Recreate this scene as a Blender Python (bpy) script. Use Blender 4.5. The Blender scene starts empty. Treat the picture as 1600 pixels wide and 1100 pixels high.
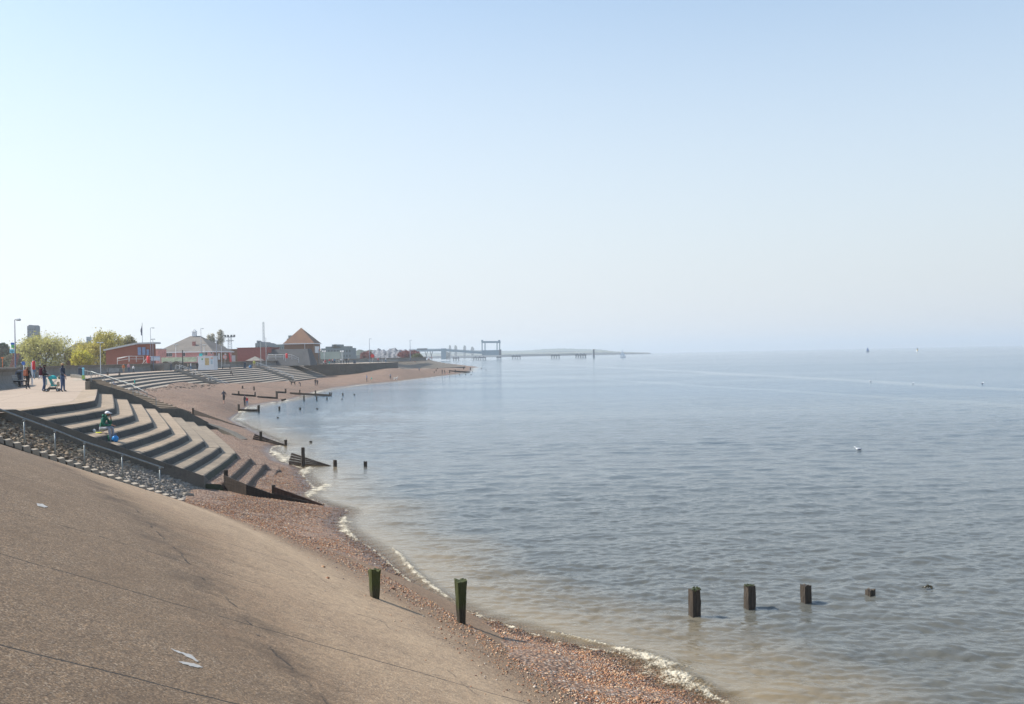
import bpy, bmesh, math, random
import numpy as np
from mathutils import Vector, Matrix
R = math.radians
rnd = random.Random(7)
S = bpy.context.scene
C = S.collection

# ------------------------------------------------------------------ camera, sky, sun
CAMZ, FPX, ROLL, PITCH = 6.5, 1556.0, 0.0203, 0.0028
cam_d = bpy.data.cameras.new('camera'); cam = bpy.data.objects.new('camera', cam_d); C.objects.link(cam)
cam_d.sensor_width = 36; cam_d.lens = 36 * FPX / 1600; cam_d.clip_end = 40000; cam_d.clip_start = 0.1
Fw = Vector((0, math.cos(PITCH), math.sin(PITCH)))
R0 = Vector((1, 0, 0)); U0 = R0.cross(Fw)
Rt = R0 * math.cos(ROLL) - U0 * math.sin(ROLL); Up = U0 * math.cos(ROLL) + R0 * math.sin(ROLL)
M = Matrix((Rt, Up, -Fw)).transposed().to_4x4(); M.translation = Vector((0, 0, CAMZ)); cam.matrix_world = M
S.camera = cam

SUN_EL, SUN_AZ = 46, -86          # azimuth clockwise from +Y (the view direction)
world = bpy.data.worlds.new('World'); S.world = world; world.use_nodes = True
wn = world.node_tree; bgn = wn.nodes['Background']
sky = wn.nodes.new('ShaderNodeTexSky'); sky.sky_type = 'NISHITA'; sky.sun_disc = False
sky.sun_elevation = R(SUN_EL); sky.sun_rotation = R(SUN_AZ); sky.altitude = 0
sky.air_density = 1.0; sky.dust_density = 1.0; sky.ozone_density = 1.6
# thin high haze: the physical sky whitens towards the horizon and towards the sun
_tc = wn.nodes.new('ShaderNodeTexCoord'); _sp = wn.nodes.new('ShaderNodeSeparateXYZ'); wn.links.new(_tc.outputs['Generated'], _sp.inputs[0])
_rp = wn.nodes.new('ShaderNodeValToRGB'); wn.links.new(_sp.outputs[2], _rp.inputs[0]); _e = _rp.color_ramp.elements
_e[0].position = 0; _e[0].color = (1, 1, 1, 1); _e[1].position = .62; _e[1].color = (0, 0, 0, 1)
for _p, _v in ((.08, .88), (.2, .62), (.34, .28)): _x = _e.new(_p); _x.color = (_v, _v, _v, 1)
_dm = wn.nodes.new('ShaderNodeVectorMath'); _dm.operation = 'DOT_PRODUCT'; wn.links.new(_tc.outputs['Generated'], _dm.inputs[0]); _dm.inputs[1].default_value = (math.sin(R(SUN_AZ)), math.cos(R(SUN_AZ)), 0)
_ma = wn.nodes.new('ShaderNodeMath'); _ma.operation = 'MULTIPLY_ADD'; wn.links.new(_dm.outputs['Value'], _ma.inputs[0]); _ma.inputs[1].default_value = .26; _ma.inputs[2].default_value = 1
_vc = wn.nodes.new('ShaderNodeVectorMath'); _vc.operation = 'SCALE'; _vc.inputs[0].default_value = (3.62, 3.80, 3.99); wn.links.new(_ma.outputs[0], _vc.inputs['Scale'])
_mx = wn.nodes.new('ShaderNodeMix'); _mx.data_type = 'RGBA'; wn.links.new(_rp.outputs[0], _mx.inputs[0]); _tm = wn.nodes.new('ShaderNodeVectorMath'); _tm.operation = 'MULTIPLY'; wn.links.new(sky.outputs[0], _tm.inputs[0]); _tm.inputs[1].default_value = (.94, 1.025, .985); wn.links.new(_tm.outputs[0], _mx.inputs[6]); wn.links.new(_vc.outputs[0], _mx.inputs[7])
wn.links.new(_mx.outputs[2], bgn.inputs[0]); bgn.inputs[1].default_value = 0.15
sd = bpy.data.lights.new('sun', 'SUN'); sd.energy = 4.2; sd.angle = R(0.5); sd.color = (1, .94, .85)
sun = bpy.data.objects.new('sun', sd); C.objects.link(sun)
sdir = Vector((math.sin(R(SUN_AZ)) * math.cos(R(SUN_EL)), math.cos(R(SUN_AZ)) * math.cos(R(SUN_EL)), math.sin(R(SUN_EL))))
sun.rotation_euler = sdir.to_track_quat('Z', 'Y').to_euler()
sun.location = sdir * 100
S.view_settings.view_transform = 'Standard'; S.view_settings.look = 'None'
S.view_settings.exposure = 0.56; S.view_settings.gamma = 1
S.render.engine = 'CYCLES'
S.cycles.use_denoising = True
S.cycles.volume_bounces = 2; S.cycles.max_bounces = 8; S.cycles.transparent_max_bounces = 12
HAZE = 0.00025

# ------------------------------------------------------------------ pixel -> world
def ray(px, py): return Fw + Rt * ((px - 800) / FPX) - Up * ((py - 550) / FPX)
def W(px, py, z=0.0):
    d = ray(px, py); t = (z - CAMZ) / d.z; return Vector((d.x * t, d.y * t, z))
def WD(px, py, Y):
    d = ray(px, py); t = Y / d.y; return Vector((d.x * t, Y, CAMZ + d.z * t))
PZ = 4.78                                     # promenade level

# ------------------------------------------------------------------ tagging and mesh building
def tag(o, label=None, cat=None, group=None, kind=None):
    if label: o['label'] = label
    if cat: o['category'] = cat
    if group: o['group'] = group
    if kind: o['kind'] = kind
    return o
def empty(name, loc=(0, 0, 0), rz=0, label=None, cat=None, group=None):
    o = bpy.data.objects.new(name, None); C.objects.link(o); o.location = loc; o.rotation_euler = (0, 0, rz)
    o.empty_display_size = .2
    return tag(o, label, cat, group)
def link(o, parent=None):
    C.objects.link(o)
    if parent: o.parent = parent
    return o
def copy_tree(o, parent=None):
    c = o.copy(); C.objects.link(c)
    if parent: c.parent = parent
    for ch in list(o.children): copy_tree(ch, c)
    return c
class MB:
    def __init__(s): s.v = []; s.f = []; s.mi = []; s.uv = {}
    def add(s, vs, fs, m=0):
        b = len(s.v); s.v += [tuple(v) for v in vs]; s.f += [tuple(b + i for i in f) for f in fs]; s.mi += [m] * len(fs); return s
    def box(s, c, d, m=0, rot=None, taper=1.0):
        x, y, z = d[0] / 2, d[1] / 2, d[2] / 2
        vs = [Vector((a * x, b_ * y, -z)) for a, b_ in ((-1, -1), (1, -1), (1, 1), (-1, 1))]
        vs += [Vector((a * x * taper, b_ * y * taper, z)) for a, b_ in ((-1, -1), (1, -1), (1, 1), (-1, 1))]
        if rot is not None: vs = [rot @ v for v in vs]
        vs = [v + Vector(c) for v in vs]
        return s.add(vs, [(3, 2, 1, 0), (4, 5, 6, 7), (0, 1, 5, 4), (1, 2, 6, 5), (2, 3, 7, 6), (3, 0, 4, 7)], m)
    def bar(s, a, b, w, h=None, m=0):          # rectangular bar from a to b
        a, b = Vector(a), Vector(b); d = b - a; L = d.length
        q = d.to_track_quat('X', 'Z').to_matrix()
        return s.box((a + b) / 2, (L, w, h or w), m, q)
    def tube(s, pts, r, n=8, m=0, caps=True):
        pts = [Vector(p) for p in pts]; rs = r if isinstance(r, (list, tuple)) else [r] * len(pts)
        rings = []
        for i, p in enumerate(pts):
            t = (pts[min(i + 1, len(pts) - 1)] - pts[max(i - 1, 0)]).normalized()
            ref = Vector((0, 0, 1)) if abs(t.z) < .9 else Vector((1, 0, 0))
            u = t.cross(ref).normalized(); w = t.cross(u)
            rings.append([p + (u * math.cos(2 * math.pi * k / n) + w * math.sin(2 * math.pi * k / n)) * rs[i] for k in range(n)])
        vs = [v for rg in rings for v in rg]; fs = []
        for i in range(len(pts) - 1):
            for k in range(n):
                k2 = (k + 1) % n; fs.append((i * n + k, i * n + k2, (i + 1) * n + k2, (i + 1) * n + k))
        if caps: fs += [tuple(range(n)), tuple(reversed(range((len(pts) - 1) * n, len(pts) * n)))]
        return s.add(vs, fs, m)
    def prism(s, poly, z0, z1, m=0, mtop=None):
        n = len(poly); vs = [(p[0], p[1], z0) for p in poly] + [(p[0], p[1], z1) for p in poly]
        s.add(vs, [(i, (i + 1) % n, n + (i + 1) % n, n + i) for i in range(n)] + [tuple(reversed(range(n)))], m)
        return s.add(vs[n:], [tuple(range(n))], m if mtop is None else mtop)
    def ball(s, c, r, nu=10, nv=6, m=0, jit=0, sc=(1, 1, 1)):
        vs = []
        for j in range(nv + 1):
            th = math.pi * j / nv
            for i in range(nu):
                ph = 2 * math.pi * i / nu; k = 1 + (rnd.uniform(-jit, jit) if jit else 0)
                vs.append((c[0] + r * k * sc[0] * math.sin(th) * math.cos(ph), c[1] + r * k * sc[1] * math.sin(th) * math.sin(ph), c[2] + r * k * sc[2] * math.cos(th)))
        fs = [(j * nu + i, (j + 1) * nu + i, (j + 1) * nu + (i + 1) % nu, j * nu + (i + 1) % nu) for j in range(nv) for i in range(nu)]
        return s.add(vs, fs, m)
    def build(s, name, mats, parent=None, smooth=False, bevel=0):
        me = bpy.data.meshes.new(name); me.from_pydata(s.v, [], s.f)
        for m in (mats if isinstance(mats, (list, tuple)) else [mats]): me.materials.append(m)
        me.polygons.foreach_set('material_index', s.mi)
        if smooth: me.polygons.foreach_set('use_smooth', [True] * len(s.f))
        me.update()
        bm = bmesh.new(); bm.from_mesh(me); bmesh.ops.recalc_face_normals(bm, faces=bm.faces); bm.to_mesh(me); bm.free()
        o = bpy.data.objects.new(name, me); link(o, parent)
        if bevel:
            b = o.modifiers.new('bevel', 'BEVEL'); b.width = bevel; b.segments = 2; b.limit_method = 'ANGLE'
        return o
def np_mesh(name, V, F, mat, smooth=False, attrs=None, parent=None):
    me = bpy.data.meshes.new(name); nf, k = F.shape
    me.vertices.add(len(V)); me.vertices.foreach_set('co', V.astype(np.float32).ravel())
    me.loops.add(nf * k); me.loops.foreach_set('vertex_index', F.astype(np.int32).ravel())
    me.polygons.add(nf); me.polygons.foreach_set('loop_start', np.arange(0, nf * k, k, dtype=np.int32))
    me.polygons.foreach_set('loop_total', np.full(nf, k, dtype=np.int32))
    if smooth: me.polygons.foreach_set('use_smooth', np.ones(nf, dtype=bool))
    for an, av in (attrs or {}).items():
        if av.ndim == 1: a = me.attributes.new(an, 'FLOAT', 'POINT'); a.data.foreach_set('value', av.astype(np.float32))
        else: a = me.attributes.new(an, 'FLOAT_COLOR', 'POINT'); a.data.foreach_set('color', av.astype(np.float32).ravel())
    me.update(calc_edges=True); me.validate()
    me.materials.append(mat)
    return link(bpy.data.objects.new(name, me), parent)
def grid_faces(nr, nc):
    i = np.arange(nr - 1)[:, None] * nc + np.arange(nc - 1)[None]; i = i.ravel()
    return np.stack([i, i + 1, i + nc + 1, i + nc], 1)

# ------------------------------------------------------------------ materials
MATS = {}
class NT:
    def __init__(s, name):
        s.m = bpy.data.materials.new(name); s.m.use_nodes = True; s.t = s.m.node_tree; s.b = s.t.nodes['Principled BSDF']; s.co = None
    def n(s, kind, **kw):
        nd = s.t.nodes.new('ShaderNode' + kind)
        for k, v in kw.items():
            if k in nd.inputs: s.put(nd, k, v)
            else: setattr(nd, k, v)
        return nd
    def put(s, nd, k, v):
        if isinstance(v, bpy.types.NodeSocket): s.t.links.new(v, nd.inputs[k])
        else: nd.inputs[k].default_value = v
    def pos(s, kind='Object'):
        if s.co is None: s.co = s.n('TexCoord')
        return s.co.outputs[kind]
    def noise(s, scale, detail=4, rough=.55, vec=None, out='Fac'):
        nd = s.n('TexNoise'); s.put(nd, 'Scale', scale); s.put(nd, 'Detail', detail); s.put(nd, 'Roughness', rough)
        s.put(nd, 'Vector', vec if vec is not None else s.pos()); return nd.outputs[out]
    def vor(s, scale, vec=None, out='Distance', feature='F1'):
        nd = s.n('TexVoronoi'); nd.feature = feature; s.put(nd, 'Scale', scale); s.put(nd, 'Vector', vec if vec is not None else s.pos()); return nd.outputs[out]
    def ramp(s, fac, stops):
        nd = s.n('ValToRGB'); s.put(nd, 'Fac', fac); el = nd.color_ramp.elements
        while len(el) < len(stops): el.new(.5)
        for e, (p, c) in zip(el, stops):
            e.position = p; e.color = (*c, 1) if isinstance(c, (tuple, list)) else (c, c, c, 1)
        return nd.outputs[0]
    def mix(s, fac, a, b, mode='MIX'):
        nd = s.n('Mix'); nd.data_type = 'RGBA'; nd.blend_type = mode
        s.put(nd, 0, fac)
        for i, v in ((6, a), (7, b)):
            if isinstance(v, (tuple, list)): v = (*v[:3], 1)
            if isinstance(v, bpy.types.NodeSocket): s.t.links.new(v, nd.inputs[i])
            else: nd.inputs[i].default_value = v
        return nd.outputs[2]
    def math(s, op, a, b=0.0, c=0.0, clamp=False):
        nd = s.n('Math'); nd.operation = op; nd.use_clamp = clamp
        s.put(nd, 0, a); s.put(nd, 1, b); s.put(nd, 2, c); return nd.outputs[0]
    def scale(s, vec, sc):
        nd = s.n('Mapping'); s.put(nd, 'Vector', vec); nd.inputs['Scale'].default_value = sc; return nd.outputs[0]
    def bump(s, h, strength=.3, dist=.02, normal=None):
        nd = s.n('Bump'); s.put(nd, 'Height', h); nd.inputs['Strength'].default_value = strength; nd.inputs['Distance'].default_value = dist
        if normal is not None: s.t.links.new(normal, nd.inputs['Normal'])
        return nd.outputs[0]
    def attr(s, name, out='Fac'):
        nd = s.n('Attribute'); nd.attribute_name = name; return nd.outputs[out]
    def setp(s, **kw):
        for k, v in kw.items():
            k = k.replace('_', ' ')
            if isinstance(v, (tuple, list)): v = (*v[:3], 1)
            s.put(s.b, k, v)
        return s
def mat(name, col, rough=.8, var=.2, scale=2.0, bump=.15, bscale=None, metallic=0, bdist=.02):
    if name in MATS: return MATS[name]
    t = NT(name); f = t.noise(scale, 5)
    c = t.mix(t.ramp(f, [(.3, 0.0), (.7, 1.0)]), tuple(x * (1 - var) for x in col), tuple(min(1, x * (1 + var)) for x in col))
    t.setp(Base_Color=c, Roughness=rough, Metallic=metallic)
    if bump: t.setp(Normal=t.bump(t.noise(bscale or scale * 6, 4), bump, bdist))
    MATS[name] = t.m; return t.m

def m_concrete(name, a, b, dark, algae=None, joints=None, scale=1.0, rough=.85):
    t = NT(name); P = t.pos()
    c = t.mix(t.ramp(t.noise(.5 * scale, 6), [(.35, 0.), (.65, 1.)]), a, b)
    c = t.mix(t.ramp(t.noise(3.5 * scale, 6, .7), [(.5, 0.), (.72, .75)]), c, dark)
    c = t.mix(t.ramp(t.vor(38 * scale, out='Distance'), [(.0, .55), (.5, 0.)]), c, tuple(x * .6 for x in b))
    c = t.mix(t.ramp(t.noise(45 * scale, 3), [(.35, .45), (.65, 0.)]), c, tuple(x * .55 for x in b))
    h = t.noise(18 * scale, 6, .65)
    if joints:
        uv = t.n('UVMap').outputs[0]; sx = t.n('SeparateXYZ'); t.put(sx, 0, uv)
        fr = t.math('FRACT', t.math('DIVIDE', sx.outputs[0], joints))
        ln = t.math('LESS_THAN', t.math('ABSOLUTE', t.math('SUBTRACT', fr, .5)), .034 / joints)
        c = t.mix(t.math('MULTIPLY', ln, .85), c, (.02, .02, .018))
        cell = t.math('FLOOR', t.math('DIVIDE', sx.outputs[0], joints))
        wn_ = t.n('TexWhiteNoise'); wn_.noise_dimensions = '1D'; t.put(wn_, 'W', cell)
        c = t.mix(t.math('MULTIPLY', wn_.outputs[0], .35), c, dark)
    if algae:
        g = t.n('NewGeometry'); sz = t.n('SeparateXYZ'); t.put(sz, 0, g.outputs['Position'])
        zz = t.math('ADD', sz.outputs[2], t.math('MULTIPLY', t.noise(2.5, 4), .9))
        c = t.mix(t.ramp(t.math('DIVIDE', zz, 4.0), [(.38, .75), (.56, 0.)]), c, algae)
    t.setp(Base_Color=c, Roughness=rough, Normal=t.bump(h, .5, .02)); MATS[name] = t.m; return t.m

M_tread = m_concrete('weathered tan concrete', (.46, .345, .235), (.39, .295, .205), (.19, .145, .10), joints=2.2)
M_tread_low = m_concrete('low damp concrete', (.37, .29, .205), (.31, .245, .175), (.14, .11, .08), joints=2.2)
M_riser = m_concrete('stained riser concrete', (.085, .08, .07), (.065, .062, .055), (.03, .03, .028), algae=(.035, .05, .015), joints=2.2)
M_wallconc = m_concrete('grey wall concrete', (.17, .15, .125), (.13, .12, .10), (.05, .046, .04))
M_seawall = m_concrete('sea wall concrete', (.30, .28, .25), (.24, .225, .20), (.11, .105, .095), joints=3.0)
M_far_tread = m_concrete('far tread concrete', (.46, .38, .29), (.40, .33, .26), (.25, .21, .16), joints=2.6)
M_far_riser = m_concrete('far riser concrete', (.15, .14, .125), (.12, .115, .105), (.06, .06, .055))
M_bury = m_concrete('buried pebbly step', (.13, .095, .065), (.09, .068, .048), (.05, .04, .03), scale=1.6)
M_block = m_concrete('pale step block', (.42, .36, .28), (.36, .31, .25), (.2, .17, .13))
M_wood = None
def m_timber(name, a, b, moss, mossz):
    t = NT(name); P = t.pos()
    v = t.scale(P, (14, 14, 1.6))
    c = t.mix(t.ramp(t.noise(1.0, 6, .7, vec=v), [(.35, 0.), (.65, 1.)]), a, b)
    if moss:
        sx = t.n('SeparateXYZ'); t.put(sx, 0, P)
        zz = t.math('ADD', sx.outputs[2], t.math('MULTIPLY', t.noise(5, 5, .7), .7))
        mk = t.ramp(zz, [(mossz, 0.), (min(1, mossz + .22), 1.)])
        c = t.mix(t.math('MULTIPLY', mk, .92), c, t.mix(t.noise(30, 3), moss, tuple(x * 2.2 for x in moss)))
    t.setp(Base_Color=c, Roughness=.8, Normal=t.bump(t.noise(1.0, 6, .7, vec=v), .9, .03)); MATS[name] = t.m; return t.m
M_post_dark = m_timber('dark sea timber', (.02, .015, .011), (.075, .055, .038), None, 0)
M_post_moss = m_timber('mossy timber', (.02, .016, .01), (.05, .04, .024), (.022, .028, .003), .6)
M_post_moss2 = m_timber('short mossy timber', (.03, .024, .014), (.07, .055, .032), (.028, .034, .004), .38)
M_post_seamoss = m_timber('sea timber with weed on top', (.02, .015, .011), (.08, .06, .042), (.03, .035, .008), .95)
M_plank = m_timber('groyne plank', (.014, .010, .008), (.042, .027, .018), None, 0)
M_plank_red = m_timber('red rusty plank', (.03, .015, .01), (.085, .04, .025), None, 0)
M_gal = mat('galvanised steel', (.26, .28, .28), .5, .2, 12, .1, metallic=.75)
M_rail_white = mat('pale painted rail', (.55, .57, .58), .5, .1)
M_black = mat('black paint', (.018, .02, .024), .5, .2)
M_lampgrey = mat('lamp post paint', (.10, .13, .2), .45, .1)
M_lightgrey = mat('light grey paint', (.45, .48, .5), .5, .1)
M_white = mat('white paint', (.78, .79, .8), .5, .05)
M_red = mat('red plastic', (.62, .03, .035), .45, .1)
M_orange = mat('orange', (.75, .22, .06), .6, .1)
M_cyan = mat('cyan sign', (.20, .55, .68), .5, .05)
M_teal = mat('teal', (.03, .42, .42), .6, .1)
M_green = mat('sign green', (.10, .45, .16), .5, .1)
M_blue = mat('sign blue', (.05, .16, .5), .5, .1)
M_navy = mat('bin navy', (.03, .055, .10), .5, .2)
M_glass = mat('dark window glass', (.05, .07, .09), .08, .1, bump=0)
M_glass_blue = mat('blue shuttered window', (.16, .24, .42), .3, .1, bump=0)

def m_brick(name, a, b, mortar, sc=1.0):
    t = NT(name); br = t.n('TexBrick'); t.put(br, 'Color1', (*a, 1)); t.put(br, 'Color2', (*b, 1)); t.put(br, 'Mortar', (*mortar, 1))
    t.put(br, 'Scale', 4.4 * sc); t.put(br, 'Mortar Size', .02)
    sx = t.n('SeparateXYZ'); t.put(sx, 0, t.pos()); cx = t.n('CombineXYZ')
    t.put(cx, 0, t.math('ADD', sx.outputs[0], sx.outputs[1])); t.put(cx, 1, sx.outputs[2]); t.put(br, 'Vector', cx.outputs[0])
    c = t.mix(t.ramp(t.noise(.6, 5), [(.3, 0.), (.7, .35)]), br.outputs[0], tuple(x * .5 for x in a))
    t.setp(Base_Color=c, Roughness=.85); MATS[name] = t.m; return t.m
M_brick = m_brick('red brick', (.30, .09, .06), (.24, .075, .05), (.2, .14, .11))
M_brick_brown = m_brick('brown brick', (.24, .13, .075), (.20, .11, .065), (.2, .16, .12))
M_pinkwall = mat('pink render', (.58, .30, .31), .9, .1)
def m_tile(name, a, b, rows=3.2):
    t = NT(name); sx = t.n('SeparateXYZ'); t.put(sx, 0, t.pos())
    fr = t.math('FRACT', t.math('MULTIPLY', sx.outputs[2], rows))
    c = t.mix(t.ramp(t.noise(.35, 6, .6), [(.35, 0.), (.65, 1.)]), a, b)
    c = t.mix(t.ramp(t.vor(3.5), [(0., .35), (.6, 0.)]), c, tuple(x * .5 for x in a))
    c = t.mix(t.ramp(fr, [(0., .6), (.2, 0.)]), c, tuple(x * .45 for x in a))
    t.setp(Base_Color=c, Roughness=.85); MATS[name] = t.m; return t.m
M_tile_grey = m_tile('grey slate tiles', (.145, .13, .118), (.19, .17, .15))
M_tile_orange = m_tile('orange clay tiles', (.185, .10, .055), (.14, .075, .05))
M_roofdark = m_tile('dark roof', (.07, .075, .08), (.10, .10, .105))

# ------------------------------------------------------------------ apron surface (cone that becomes a plane near the camera)
AC = Vector((-65.1, -6.1)); AR = 70.0; AG = Vector((-1.14, 22.4)); AN = Vector((.914, .407)); ASL = .42
def apron_d(x, y):                # metres inland of the z=.5 contour
    x = np.asarray(x, float); y = np.asarray(y, float)
    r = np.hypot(x - AC.x, y - AC.y)
    dc = AR - r; dp = -((x - AG.x) * AN.x + (y - AG.y) * AN.y)
    tt = (x - AG.x) * -AN.y + (y - AG.y) * AN.x         # distance along the shore past the first groyne
    return np.where(tt > 0, dc, dp)
def apron_z(x, y): 
    d = apron_d(x, y)
    return .5 + ASL * d
def ray_apron(px, py):
    d = ray(px, py); a, b = 2.0, 80.0
    lo = a
    for i in range(400):
        t = a + (b - a) * i / 400; p = d * t
        if CAMZ + p.z < float(apron_z(p.x, p.y)): break
        lo = t
    hi = t
    for _ in range(30):
        mid = (lo + hi) / 2; p = d * mid
        if CAMZ + p.z < float(apron_z(p.x, p.y)): hi = mid
        else: lo = mid
    p = d * lo; return Vector((p.x, p.y, CAMZ + p.z))

# ------------------------------------------------------------------ plan curves of the terraces
def V2(l): return [Vector((a, b, 0)) for a, b in l]
E0 = V2([(-18.5, 37.2), (-18.75, 41.6), (-19.2, 45.3), (-20.5, 48.9), (-27.6, 66.2)])
E8 = V2([(-13.3, 42.3), (-13.9, 46.9), (-14.7, 52.0), (-15.7, 55.6), (-23.4, 75.8)])
F0 = V2([(-44, 102), (-48, 111), (-54, 134), (-60, 165), (-61.5, 195), (-61.5, 223), (-64.5, 270), (-61, 318), (-55, 360), (-50.5, 430), (-41.8, 500)])
def dense(pts, step):
    out = []; n = len(pts)
    for i in range(n - 1):
        p0, p1, p2, p3 = pts[max(i - 1, 0)], pts[i], pts[i + 1], pts[min(i + 2, n - 1)]
        m = max(1, int((p2 - p1).length / step))
        for k in range(m):
            t = k / m
            out.append(.5 * ((2 * p1) + (p2 - p0) * t + (2 * p0 - 5 * p1 + 4 * p2 - p3) * t * t + (3 * p1 - p0 - 3 * p2 + p3) * t ** 3))
    return out + [pts[-1]]
def same_dense(pts, m): # m samples per segment
    out = []; n = len(pts)
    for i in range(n - 1):
        p0, p1, p2, p3 = pts[max(i - 1, 0)], pts[i], pts[i + 1], pts[min(i + 2, n - 1)]
        for k in range(m):
            t = k / m; out.append(.5 * ((2 * p1) + (p2 - p0) * t + (2 * p0 - 5 * p1 + 4 * p2 - p3) * t * t + (3 * p1 - p0 - 3 * p2 + p3) * t ** 3))
    return out + [pts[-1]]
def normals(pts):
    o = []
    for i in range(len(pts)):
        t = (pts[min(i + 1, len(pts) - 1)] - pts[max(i - 1, 0)]).normalized(); o.append(Vector((t.y, -t.x, 0)))
    return o
E0d, E8d = same_dense(E0, 6), same_dense(E8, 6)
RIS = .4
def Ek(k): return [a.lerp(b, k / 8) for a, b in zip(E0d, E8d)]
F0d = dense(F0, 6); F0n = normals(F0d)
def Fk(k):
    o = []
    for p, n in zip(F0d, F0n):
        w = .95 + max(0, (p.y - 440) / 60) * 1.1
        o.append(p + n * w * k)
    return o

# ------------------------------------------------------------------ beach height (thin plate through surveyed points)
def uvc(x, y):
    y = np.maximum(y, 5); return np.stack([np.asarray(x) / y * FPX, np.log(y) * 400], -1)
ctrl = []
def cp(px, py, z): p = W(px, py, z); ctrl.append((p.x, p.y, z)); return p
WATERLINE = [(1180, 1160), (1110, 1097), (1055, 1074), (1019, 1052), (963, 1026), (869, 1003), (800, 981), (731, 959), (691, 941), (650, 917), (615, 888),
    (586, 862), (555, 842), (533, 826), (530, 812), (541, 798), (512, 790), (497, 785), (478, 775), (490, 765), (480, 752), (472, 741), (471, 733), (451, 725),
    (436, 720), (431, 713), (423, 706), (427, 699), (440, 694), (420, 684), (405, 677), (393, 671), (383, 667), (373, 661), (363, 656), (368, 651), (376, 645), (388, 636), (405, 633),
    (427, 629), (445, 626.5), (462, 622.5), (493, 613), (521, 606.5), (540, 604.5), (571, 600.6), (610, 597), (627, 595), (652, 592), (684, 588), (709, 585), (729, 581), (736, 576.5)]
wl = [cp(px, py, 0) for px, py in WATERLINE]
for i, p in enumerate(wl):                      # sea bed a few metres out
    a = wl[max(0, i - 2)]; b = wl[min(len(wl) - 1, i + 2)]; t = (b - a).normalized(); n = Vector((t.y, -t.x, 0))
    if i % 2 == 0:
        k = 1.5 + p.y / 40; q = p + n * k; ctrl.append((q.x, q.y, -.16 * k))
for px, py in [(258, 773), (304, 793), (350, 813), (400, 838), (444, 859), (516, 888), (560, 901), (604, 916), (650, 938), (714, 969), (800, 1008), (880, 1040), (953, 1076), (1010, 1110), (1080, 1150)]:
    b = ray_apron(px, py); ctrl.append((b.x, b.y, b.z))
    n = Vector((b.x - AC.x, b.y - AC.y, 0)).normalized(); q = b - n * 1.2
    ctrl.append((q.x, q.y, b.z + .12))
for px, py, z in [(300, 757, 1.45), (352, 765, 1.0), (424, 775, .55), (400, 745, .75), (430, 740, .5), (455, 745, .28), (385, 700, .95), (420, 715, .4), (350, 680, 1.15),
    (440, 775, .45), (340, 655, .7), (400, 694, .42), (415, 692, .4),
    (250, 627, 1.9), (200, 606, 3.05), (160, 604, 3.2), (230, 604, 2.95), (265, 602, 2.8), (318, 598, 2.5), (350, 631, 1.0), (370, 599, 2.1), (400, 598, 1.8), (432, 596, 1.4), (465, 596, 1.3), (505, 588, 1.3), (530, 583, 1.5),
    (573, 597, .35), (560, 582, 2.0), (590, 577, 2.8), (625, 576, 2.8), (645, 576, 2.0), (665, 576, 1.7), (700, 576.5, 1.2), (725, 577, .5), (494, 602, .75), (300, 612, 2.1), (300, 635, 1.3),
    (900, 1032, .09), (935, 1042, .08), (985, 1055, .07), (1030, 1075, .06), (845, 1006, .08), (960, 1066, .13), (1010, 1092, .12), (1060, 1110, .08), (930, 1022, .01), (670, 940, .2), (620, 908, .25), (590, 885, .2), (570, 868, .2)]:
    cp(px, py, z)
for k in range(0, 9, 2):
    for p in Ek(k)[::6]: ctrl.append((p.x, p.y, PZ - RIS * (k + 1) - .5))
PAR = [WD(px_, py_, Y_) for px_, py_, Y_ in [(136.5, 595.5, 65), (151, 600, 66), (176, 607, 67.5), (200, 615, 69), (225, 626, 70.5), (249, 638.5, 72.2), (281, 638.5, 73.8), (300, 648, 75.3), (323, 660, 77)]]
PAR2 = [WD(px_, py_, Y_) for px_, py_, Y_ in [(323, 661, 77), (345, 668, 77), (365, 676, 76.2), (381, 686, 75)]]
for p in PAR + PAR2: ctrl.append((p.x + .4, p.y + 1.8, min(p.z - 1.0, 2.3))); 
for p in PAR[1:]: ctrl.append((p.x - 2, p.y + 7, min(p.z - 1.2, 1.9)))
for k in (1, 3, 5, 7, 9):
    for p in (Ek(k)[-1], Ek(k)[-6]): ctrl.append((p.x, p.y, PZ - RIS * (k + 1) - .5 + (.35 if k == 9 else 0)))
for k in (0, 2):
    for p in Fk(k)[::4]: ctrl.append((p.x, p.y, PZ - RIS * (k + 1) - .6 - (1.2 if p.y > 200 else 0)))
CT = np.array(ctrl); Q = uvc(CT[:, 0], CT[:, 1])
def _phi(d2): return .5 * d2 * np.log(d2 + 1e-6)
_n = len(Q); A = np.zeros((_n + 3, _n + 3)); sc_ = 300.0; Qs = Q / sc_
A[:_n, :_n] = _phi(((Qs[:, None] - Qs[None]) ** 2).sum(-1)) + np.eye(_n) * 1e-4
A[:_n, _n] = 1; A[:_n, _n + 1:] = Qs; A[_n:, :_n] = A[:_n, _n:].T
_w = np.linalg.solve(A, np.concatenate([CT[:, 2], np.zeros(3)]))
WLP = np.array([(p.x, p.y) for p in dense([W(1230, 1230, 0)] + wl[:44], .6)])
_wt = np.gradient(WLP, axis=0); _wt /= np.linalg.norm(_wt, axis=1, keepdims=True)
def shore_d(x, y):                # signed distance inland of the near waterline
    o = np.empty(len(x))
    for i in range(0, len(x), 20000):
        a, b = x[i:i + 20000], y[i:i + 20000]; d2 = (a[:, None] - WLP[None, :, 0]) ** 2 + (b[:, None] - WLP[None, :, 1]) ** 2; k = d2.argmin(1)
        sd_ = (a - WLP[k, 0]) * _wt[k, 1] - (b - WLP[k, 1]) * _wt[k, 0]; o[i:i + 20000] = -np.sign(sd_) * np.sqrt(d2[np.arange(len(k)), k])
    return o
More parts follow.
